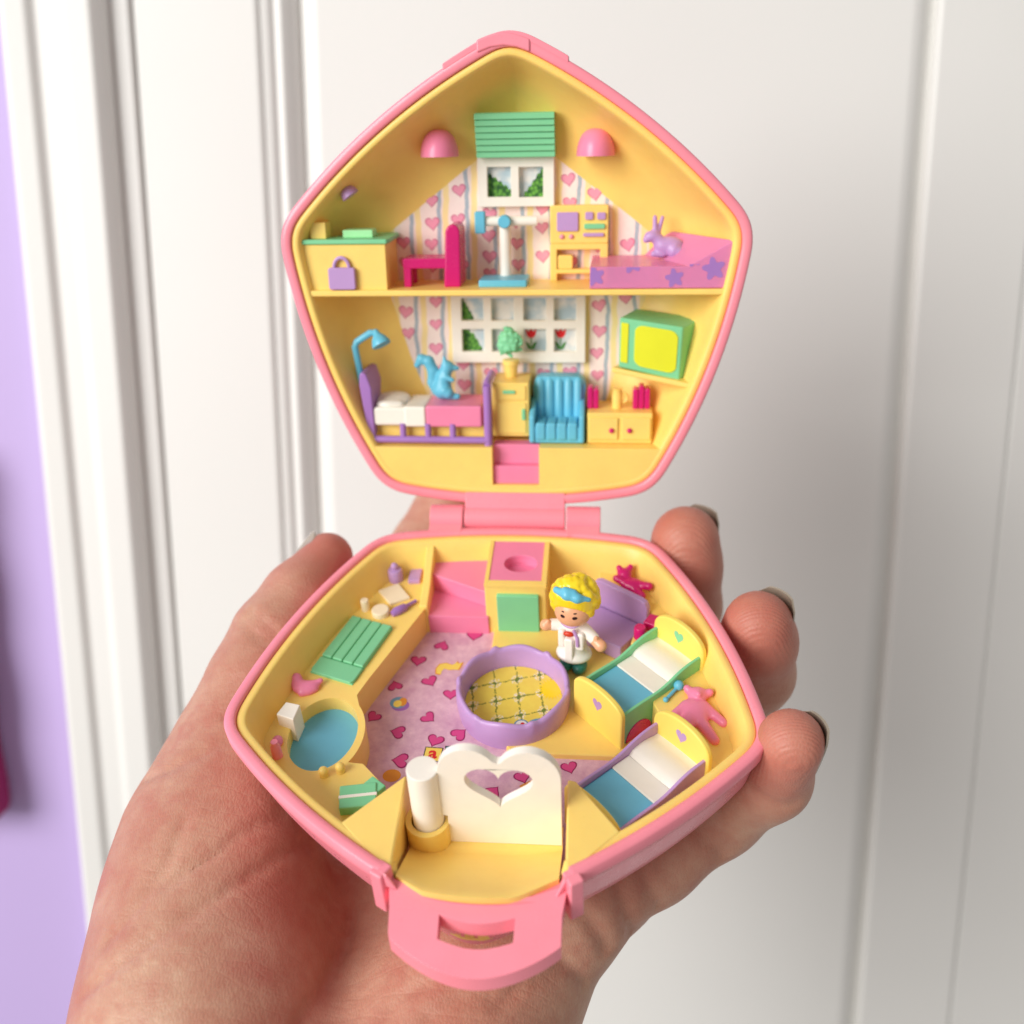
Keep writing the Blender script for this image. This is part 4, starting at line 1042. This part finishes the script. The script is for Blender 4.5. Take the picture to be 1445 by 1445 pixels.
for x0 in (2.6, 12.9):
    g = G(); g.prism([(15.6, -3.1), (21.2, -3.3), (21.9, -4.2), (23.6, -10), (23.6, -13), (15.6, -13)], x0, x0 + 1.15, axis='x'); g.build('armrest', 'cyan', arm, LID, bevel=0.45, seg=3)
# low cabinet with drawers
g = G(); g.box(14.6, 28.0, 15.4, 22.0, -14.5, -4.0); low = g.build('sideboard', 'yellow', toy, LID, bevel=0.35)
for (a, c) in ((14.9, 20.9), (21.7, 27.6)):
    g = G(); g.prism(rrect(a, 16.4, c, 21.0, 0.2), -4.2, -3.5); d_ = g.build('drawer', 'yellow', low, LID, bevel=0.18)
for c in ((19.6, 18.4), (23.3, 18.4)):
    g = G(); g.ball((c[0], c[1], -3.35), 0.55, 12, 8); g.build('knob', 'magenta', low, LID)
for i, (x, h_) in enumerate(((15.1, 26.6), (16.3, 26.2), (24.5, 26.2), (25.7, 26.9), (26.9, 26.3))):
    g = G(); g.prism(rrect(x - .55, 21.9, x + .6, h_, 0.4), -10.5, -7.2); g.build('book', 'magenta', toy, LID, bevel=0.3)
g = G(); g.lathe([(1.0, 22.0), (1.1, 24.6), (0.9, 25.8), (1.15, 26.2), (0.8, 26.2)], (20.7, 0, -8.2), (0, 1, 0)); jug = g.build('jug', 'yellow', toy, LID, sharp=50)
g = G(); g.tube([(21.7 + 1.1 * math.sin(R_(a)), 24.2 + 1.0 * math.cos(R_(a)), -8.2) for a in range(-10, 191, 20)], 0.3, 8); g.build('handle', 'yellow', jug, LID)
# television on bracket shelf
f4 = [Vector((20.7, 41.3)), Vector((33.4, 39.7)), Vector((33.0, 28.9)), Vector((20.7, 31.0))]
g = G()
tvf = [(20.9, 41.3, -5.6), (33.4, 39.6, -3.8), (33.0, 28.8, -3.8), (20.8, 31.2, -5.6)]
tvb = [(24.4, 41.6, -14.5), (38.3, 40.1, -11.5), (37.2, 28.7, -11.5), (24.0, 31.6, -14.5)]
g.loft([tvf, tvb], True, True); tv = g.build('television', 'mint', toy, LID, bevel=0.35, seg=3)
def tvp(s_, t, o):
    a = Vector(tvf[0]).lerp(Vector(tvf[1]), s_); b = Vector(tvf[3]).lerp(Vector(tvf[2]), s_)
    p = a.lerp(b, t); nrm = (Vector(tvf[1]) - Vector(tvf[0])).cross(Vector(tvf[3]) - Vector(tvf[0])).normalized()
    if nrm.z < 0: nrm = -nrm
    return tuple(p + nrm * o)
for nm, (s0, t0, s1, t1), r, k in (('screen', (0.26, 0.10, 0.93, 0.88), 0.12, 1), ('control_panel', (0.03, 0.09, 0.15, 0.88), 0.02, 0)):
    pl = rrect(s0, t0, s1, t1, r, 6)
    if k:
        cx, cy = (s0 + s1) / 2, (t0 + t1) / 2
        pl = [(cx + (a - cx) * (1 + 0.05 * (1 - ((b - cy) / (t1 - cy)) ** 2)), cy + (b - cy) * (1 + 0.05 * (1 - ((a - cx) / (s1 - cx)) ** 2))) for a, b in pl]
    g = G(); g.loft([[tvp(a, b, -0.1) for a, b in pl], [tvp(a, b, 0.22) for a, b in pl]], True, True); g.build(nm, 'lime', tv, LID, bevel=0.1)
g = G(); lo_ = [(19.4, 31.15, -5.8), (35.4, 28.6, -1.8), (36.2, 28.6, -8.5), (24.0, 31.4, -14.6)]
g.loft([lo_, [(x, v - 1.1, w) for x, v, w in lo_]], True, True); g.build('bracket_shelf', 'yellow', toy, LID, bevel=0.3)

# ================================================================== DOLL
DM = TOY @ Matrix.Translation(Vector((13.0, -31.3, -12.2)) * 0.001) @ Matrix.Scale(0.94, 4)
doll = thing('doll_figurine', 'tiny curly blond doll figurine in white coat and green shoes standing beside lavender tub', 'doll', DM)
RD = Matrix.Rotation(R_(-14), 3, 'Z')
blob('body', [('c', (0, 0.2, 4.8), (0, 0.2, 8.6), 2.8, 2.2), ('c', (0, 0.2, 8.6), (0, 0.2, 11.4), 2.2, 1.8), ('e', (0, 0, 3.9), (3.7, 3.0, 1.45)), ('c', (-2.0, 0, 10.9), (-4.2, -0.7, 11.0), 1.3, 1.2), ('c', (2.0, 0, 10.9), (4.3, -0.9, 9.6), 1.3, 1.2)], 0.9, 0.26, 'coat_paint', doll, RD)
blob('head', [('e', (0, -0.4, 15.8), (3.7, 3.5, 3.7))], 0.1, 0.26, 'skin_paint', doll, RD)
blob('hand', [('c', (-4.3, -0.8, 11.0), (-5.4, -1.3, 11.1), 1.05, 1.2), ('c', (-5.0, -1.2, 11.9), (-4.9, -1.4, 12.3), .45, .4)], 0.4, 0.22, 'skin_paint', doll, RD)
blob('hand', [('c', (4.4, -1.0, 9.5), (6.0, -1.8, 8.8), 1.05, 1.2), ('c', (5.0, -1.5, 10.2), (5.0, -1.7, 10.6), .45, .4)], 0.4, 0.22, 'skin_paint', doll, RD)
blob('shoe', [('e', (-1.45, -0.9, 1.25), (1.5, 2.1, 1.35)), ('c', (-1.2, 0.2, 1.5), (-1.1, 0.2, 4.0), 1.2, 1.1)], 0.4, 0.24, 'shoe_green', doll, RD)
blob('shoe', [('e', (1.45, -0.9, 1.25), (1.5, 2.1, 1.35)), ('c', (1.2, 0.2, 1.5), (1.1, 0.2, 4.0), 1.2, 1.1)], 0.4, 0.24, 'shoe_green', doll, RD)
rp = random.Random(11); pr = [('e', (0, 1.3, 18.3), (4.1, 3.6, 3.7)), ('e', (0, 1.9, 15.6), (4.1, 2.6, 3.4))]
for i in range(75):
    u_ = rp.uniform(-0.35, 1); ph = rp.uniform(0, 6.283); s_ = math.sqrt(max(0, 1 - u_ * u_))
    d = Vector((s_ * math.cos(ph), s_ * math.sin(ph), u_))
    c = Vector((0, 1.1, 17.6)) + Vector((d.x * 4.2, d.y * 3.8, d.z * 4.25))
    if c.y < -1.2 and c.z < 19.4: continue
    a0 = rp.uniform(0, 6.28); tang = d.orthogonal().normalized(); tb = d.cross(tang)
    p0 = c + tang * 0.55 * math.cos(a0) + tb * 0.55 * math.sin(a0); p1 = c - tang * 0.55 * math.cos(a0) - tb * 0.55 * math.sin(a0) + d * 0.1
    pr.append(('c', tuple(p0), tuple(p1), 0.95, 0.7))
for i in range(15):
    t = R_(196 + 148 * i / 14); x = 3.75 * math.cos(t); y = 3.5 * math.sin(t) + 0.2
    pr.append(('c', (x, y + 0.7, 19.6 + 0.3 * (i % 2)), (x * 1.03, y * 0.98 + 0.4, 18.7 - 3.6 * abs(math.cos(t)) ** 3), 0.85, 0.6))
blob('hair', pr, 0.3, 0.2, 'hair_paint', doll, RD)
blob('hair_band', [('c', (-3.0, -1.45, 20.8), (-0.6, -2.5, 20.9), .7, .95), ('c', (-0.6, -2.5, 20.9), (1.4, -2.45, 20.5), .95, .9), ('c', (1.4, -2.45, 20.5), (3.4, -1.5, 19.9), .9, .5), ('c', (-1.0, -2.0, 21.6), (0.6, -2.0, 21.4), .7, .65)], 0.6, 0.2, 'cyan', doll, RD)
g = G()
for sx in (-1.2, 1.25):
    for (dx, dz, rx, rz) in ((0, 0, 0.5, 0.34), (sx * -0.0, 0.95, 0.32, 0.14)):
        ring = []
        for x, z in circle(sx + dx, 16.4 + dz, rx, rz, 14):
            q = max(0.0, 1 - (x / 3.7) ** 2 - ((z - 15.8) / 3.7) ** 2); ring.append((x, -0.4 - 3.5 * math.sqrt(q) - 0.05, z))
        g.sheet(ring)
g.build('eyes', 'black_paint', doll, RD, recalc=False)
g = G(); g.tube([(2.9 * math.cos(R_(t)), -0.3 + 2.8 * math.sin(R_(t)), 13.4 + 1.6 * math.cos(R_(t)) ** 2) for t in range(180, 361, 12)], 0.35, 8); g.build('collar', 'lavender', doll, RD)
g = G(); g.tube([(0.6, -2.2, 11.9), (1.35, -2.45, 10.4), (1.5, -2.6, 8.2)], [0.35, 0.4, 0.35], 8); g.build('lapel', 'lavender', doll, RD)
g = G(); g.ball((-0.5, -2.15, 10.6), (1.1, 0.5, 0.6)); g.build('shirt', 'red_paint', doll, RD)
g = G(); g.prism(rrect(-1.2, 3.6, 0.6, 9.8, 0.5), -3.0, -1.5, axis='y'); g.build('apron', 'coat_paint', doll, RD, bevel=0.35, seg=3)
for x0, x1 in ((-2.9, -1.4), (0.9, 2.9)):
    g = G(); g.prism(rrect(x0 * .92, 6.9, x1 * .92, 11.2, 0.5), -2.45, -1.0, axis='y'); g.build('coat_front', 'coat_paint', doll, RD, bevel=0.45, seg=3)

# ================================================================== HAND
#HANDCODE
H_CHAINS = {
 'thumb': [(-39.2, -9.6, -4.0, 5.4), (-43.2, -19.6, -6.5, 7.0), (-46.6, -27.4, -10.0, 8.2), (-48.6, -35.2, -15.0, 9.6), (-50.4, -45.0, -24.0, 12.2)],
 'pinky': [(15.6, -68.4, -30.0, 9.6), (27.8, -60.6, -30.0, 7.9), (39.6, -52.6, -27.0, 7.5), (47.4, -54.4, -15.0, 6.8), (48.8, -58.8, -1.0, 5.4)],
 'ring': [(20.0, -60.0, -36.0, 10.5), (41.9, -24.3, -32.0, 8.8), (48.3, -25.9, -18.0, 7.3), (47.8, -27.5, -8.0, 6.9), (47.2, -28.5, -3.0, 6.4)],
 'middle': [(0.0, -52.0, -38.0, 10.8), (26.4, 1.0, -34.0, 9.0), (35.1, -6.1, -18.0, 8.0), (35.2, -5.3, -8.0, 7.3), (35.1, -3.9, -2.0, 7.0)],
 'index': [(-16.0, -46.0, -38.0, 10.8), (-30.7, 10.0, -30.5, 9.2), (-24.2, 20.0, -23.5, 8.2), (-19.9, 26.0, -18.0, 7.9), (-9.4, 36.0, 1.3, 7.0)],
}
H_PALM = [('c', (-50.4, -45.0, -24.0), (-51.6, -59.5, -30.5), 12.2, 15.8), ('c', (-51.6, -59.5, -30.5), (-50.3, -73.7, -35.5), 15.8, 17.6),
          ('c', (-50.3, -73.7, -35.5), (-46.6, -90.5, -40.0), 17.6, 19.6), ('c', (-46.6, -90.5, -40.0), (-39.0, -108.0, -46.0), 19.6, 21.0),
          ('c', (10.6, -70.3, -37.0), (-1.8, -80.3, -42.0), 10.8, 15.8), ('c', (-1.8, -80.3, -42.0), (-7.0, -91.6, -46.0), 15.8, 17.0), ('c', (-7.0, -91.6, -46.0), (-12.0, -108.0, -52.0), 17.0, 19.0),
          ('e', (-22.0, -70.0, -60.0), (34.0, 36.0, 22.0)), ('e', (0.0, -58.0, -50.0), (22.0, 16.0, 17.0)), ('e', (-24.0, -112.0, -56.0), (34.0, 24.0, 25.0)),
          ('c', (-24.0, -112.0, -54.0), (-27.0, -150.0, -68.0), 24.5, 23.0), ('c', (-27.0, -150.0, -68.0), (-32.0, -215.0, -92.0), 23.0, 26.0)]
H_CREASE = [
([(42.8, -60.3, -10.8), (43.6, -61.0, -11.1), (44.4, -61.6, -11.5), (45.3, -62.0, -12.1), (46.2, -62.3, -12.3), (47.2, -62.5, -12.7), (48.1, -62.5, -13.2), (49.1, -62.3, -13.1), (50.2, -62.1, -13.1), (51.3, -61.6, -13.4)], 0.7),
([(38.5, -59.0, -19.7), (38.9, -59.6, -20.5), (39.3, -60.2, -21.4), (39.8, -60.6, -22.3), (40.1, -61.0, -23.4), (40.5, -61.2, -24.7), (41.0, -61.3, -26.3)], 0.45),
([(37.1, -59.3, -20.9), (37.5, -60.1, -21.7), (37.9, -60.7, -22.5), (38.3, -61.3, -23.5), (38.8, -61.6, -24.5), (39.3, -61.8, -25.7), (39.8, -61.9, -27.2)], 0.4),
([(2.8, -91.1, -27.0), (4.1, -89.6, -27.2), (5.4, -88.1, -27.4), (6.8, -86.5, -27.6), (8.6, -85.5, -28.3), (10.4, -84.3, -29.2), (12.2, -83.2, -30.1)], 0.35),
([(-7.8, -94.2, -26.4), (-6.4, -93.3, -26.1), (-5.1, -92.3, -25.8), (-3.7, -91.3, -25.6), (-1.9, -90.9, -25.6), (-0.2, -90.5, -25.8), (1.6, -89.9, -26.2)], 0.35),
([(21.0, -70.8, -22.2), (21.5, -71.8, -23.0), (22.0, -72.7, -24.0), (22.5, -73.4, -25.2), (23.0, -74.1, -26.9), (23.6, -74.4, -29.3), (24.2, -73.5, -33.6)], 0.7),
([(25.4, -68.0, -23.0), (25.9, -69.0, -23.9), (26.5, -69.9, -25.1), (27.0, -70.5, -26.6), (27.9, -70.6, -28.3), (28.8, -70.1, -30.7)], 0.4),
([(13.1, -74.2, -22.3), (14.5, -75.3, -22.9), (15.9, -76.2, -23.9), (17.2, -77.0, -25.1), (18.6, -77.9, -27.5), (19.9, -78.2, -31.0)], 0.8),
([(9.9, -80.7, -26.9), (11.0, -81.1, -27.8), (12.2, -81.5, -28.7), (13.3, -81.8, -29.9), (14.8, -82.2, -32.1), (16.3, -82.1, -35.3)], 0.6),
([(-63.8, -57.6, -17.6), (-60.7, -58.5, -15.0), (-58.2, -58.4, -13.8), (-56.0, -57.9, -12.9), (-54.0, -56.9, -12.3), (-52.1, -55.8, -11.9), (-50.3, -54.5, -11.7), (-48.7, -53.3, -11.6), (-47.2, -52.0, -11.6), (-45.6, -50.6, -11.7)], 0.35),
([(-50.1, -48.7, -10.2), (-49.1, -48.2, -10.0), (-48.0, -47.7, -9.9), (-47.0, -47.1, -9.9), (-46.0, -46.2, -9.8), (-45.1, -45.3, -9.8), (-44.1, -44.4, -9.8)], 0.38),
([(-62.0, -94.4, -24.8), (-59.0, -93.6, -22.1), (-56.5, -92.4, -20.3), (-54.3, -90.9, -19.0), (-51.8, -89.4, -18.0), (-49.4, -87.6, -17.4), (-47.2, -85.6, -17.1), (-45.1, -83.5, -17.1), (-43.0, -81.0, -17.4), (-41.0, -78.4, -18.0), (-39.2, -75.7, -18.9), (-37.4, -72.8, -19.9), (-35.7, -69.5, -21.4), (-34.7, -67.8, -22.7), (-33.8, -65.8, -24.3), (-33.0, -63.3, -26.7)], 0.45),
([(-52.0, -80.0, -16.4), (-49.7, -78.2, -16.0), (-47.6, -76.3, -15.7), (-45.5, -74.2, -15.7), (-43.7, -72.1, -15.8), (-42.0, -69.8, -16.2), (-40.4, -67.3, -16.9), (-39.3, -66.0, -17.6), (-38.2, -64.4, -18.6), (-37.2, -62.7, -19.7)], 0.38),
([(-27.6, -95.3, -27.7), (-27.1, -92.7, -28.7), (-26.7, -89.8, -30.0), (-26.4, -86.5, -31.9), (-26.1, -83.0, -33.7), (-25.6, -79.6, -35.1), (-25.0, -76.4, -36.0), (-25.2, -73.8, -36.5), (-25.4, -71.3, -36.9), (-25.6, -68.6, -37.3)], 0.6),
([(-14.5, -94.3, -28.1), (-14.0, -93.2, -27.7), (-13.4, -92.0, -27.4), (-12.8, -90.9, -27.0), (-11.4, -90.2, -26.4), (-10.0, -89.4, -25.9), (-8.5, -88.6, -25.5)], 0.4),
([(-49.8, -29.2, -1.8), (-48.5, -30.5, -1.8), (-47.3, -31.4, -2.0), (-46.2, -32.1, -2.4), (-45.4, -32.6, -2.8), (-44.7, -33.0, -3.2), (-43.9, -33.3, -3.6)], 0.38),
([(-51.3, -30.6, -3.0), (-50.0, -31.9, -2.9), (-48.9, -32.9, -3.1), (-47.9, -33.8, -3.3), (-46.9, -34.3, -3.6), (-45.9, -34.7, -3.9), (-44.9, -35.0, -4.3)], 0.38),
([(41.8, -32.3, -3.8), (42.6, -33.3, -4.4), (43.4, -34.0, -5.1), (44.3, -34.6, -6.0), (45.3, -35.1, -6.4), (46.4, -35.4, -6.9), (47.5, -35.5, -7.6)], 0.32),
([(35.3, -60.4, -21.9), (36.0, -61.1, -22.6), (36.7, -61.6, -23.5), (37.5, -62.1, -24.5), (38.7, -62.1, -25.8), (40.0, -61.8, -27.7)], 0.35),
([(-59.6, -87.7, -20.9), (-58.0, -86.0, -19.5), (-56.5, -84.1, -18.4), (-55.0, -82.1, -17.5), (-54.1, -79.9, -16.8), (-53.2, -77.7, -16.1), (-52.2, -75.4, -15.3), (-52.0, -73.1, -14.7), (-51.8, -70.7, -14.2), (-51.7, -68.2, -13.7)], 0.32),
]
def hand_sdf(P):
    palm = eval_prims(P, H_PALM, 9.0)
    F = None
    for nm, ch_ in H_CHAINS.items():
        d = eval_prims(P, [('c', a[:3], b[:3], a[3], b[3]) for a, b in zip(ch_[:-1], ch_[1:])], 3.0)
        F = d if F is None else smin(F, d, 1.2)
    d = np.maximum(smin(palm, F, 7.0), -196.0 - P[..., 1])
    near = np.abs(d) < 2.6
    if near.any():
        Q = P[near]; e_ = d[near]
        for line, r in H_CREASE:
            r = r * 1.15 + 0.1
            L = np.array(line); lo = L.min(0) - 3; hi = L.max(0) + 3
            m = ((Q > lo) & (Q < hi)).all(-1)
            if not m.any(): continue
            c = None
            for a, b in zip(line[:-1], line[1:]):
                q = seg_d(Q[m], a, b, r, r); c = q if c is None else np.minimum(c, q)
            e_[m] = -smin(-e_[m], c, 1.3)
        d[near] = e_
    return d
TIPS = [(48.9, -58.8, -1.0), (47.5, -28.5, -3.0), (35.1, -3.9, -2.0), (-38.2, -10.8, -2.0)]
def flush_attr(V):
    f = np.zeros(len(V))
    for t in TIPS: f = np.maximum(f, np.clip(1.25 - np.linalg.norm(V - np.array(t), axis=1) / 17.0, 0, 1))
    for t in ((-30, -60, -28), (28, -62, -24), (-5, -80, -26)): f = np.maximum(f, 0.35 * np.clip(1.2 - np.linalg.norm(V - np.array(t), axis=1) / 26.0, 0, 1))
    return f
Vh, Fh = surface_net(hand_sdf, (-80, -200, -118), (62, 50, 12), 0.95)
me = bpy.data.meshes.new('hand')
me.from_pydata((Vh * 0.001).tolist(), [], Fh.tolist())
me.materials.append(MATS['skin'])
me.polygons.foreach_set('use_smooth', [True] * len(me.polygons))
at_ = me.attributes.new('flush', 'FLOAT', 'POINT'); at_.data.foreach_set('value', flush_attr(Vh).astype(np.float32))
hand = bpy.data.objects.new('hand', me); col.objects.link(hand); hand.matrix_world = TOY
hand['label'] = 'bare left hand with palm up holding the open pink toy compact'; hand['category'] = 'hand'
md = hand.modifiers.new('smooth', 'SMOOTH'); md.factor = 0.4; md.iterations = 2
def nail_plate(tip, dirv, dors, r, w, ln):
    t = Vector(dirv).normalized(); n_ = Vector(dors); n_ = (n_ - t * n_.dot(t)).normalized(); s_ = t.cross(n_)
    g = G(); rows = []
    for i in range(9):
        a = -ln * 0.55 + ln * i / 8
        hw = w * (1 - 0.10 * (1 - i / 8)) * (math.sqrt(max(0.05, 1 - max(0, (i / 8 - 0.55) / 0.5) ** 2)))
        row = []
        for j in range(9):
            q = 1.15 * hw / w * (2 * j / 8 - 1)
            row.append(tuple(Vector(tip) + t * a + s_ * (r * 0.92 * math.sin(q)) + n_ * (r * 1.03 * math.cos(q) - 0.02 * a * a)))
        rows.append(row)
    rows2 = [[tuple(Vector(p) + n_ * 0.45) for p in row] for row in rows]
    g.loft(rows, closed=False); g.loft(rows2, closed=False)
    per = lambda R: R[0] + [r_[-1] for r_ in R[1:]] + R[-1][-2::-1] + [r_[0] for r_ in R[-2:0:-1]]
    g.loft([per(rows), per(rows2)])
    return g.build('fingernail', 'nail', hand, sharp=60)
nail_plate((49.4, -58.4, -2.6), (0.05, -0.15, 1.0), (0.85, 0.5, 0.0), 4.95, 4.6, 10.0)
nail_plate((47.8, -28.0, -3.6), (0.0, -0.05, 1.0), (0.72, 0.72, 0.0), 5.95, 5.2, 11.0)
nail_plate((35.4, -3.2, -2.2), (0.0, 0.15, 1.0), (0.7, 0.75, 0.0), 6.55, 5.6, 11.0)
nail_plate((-39.9, -10.6, -4.0), (0.30, 0.92, 0.2), (-0.85, 0.35, 0.25), 5.15, 4.6, 10.0)
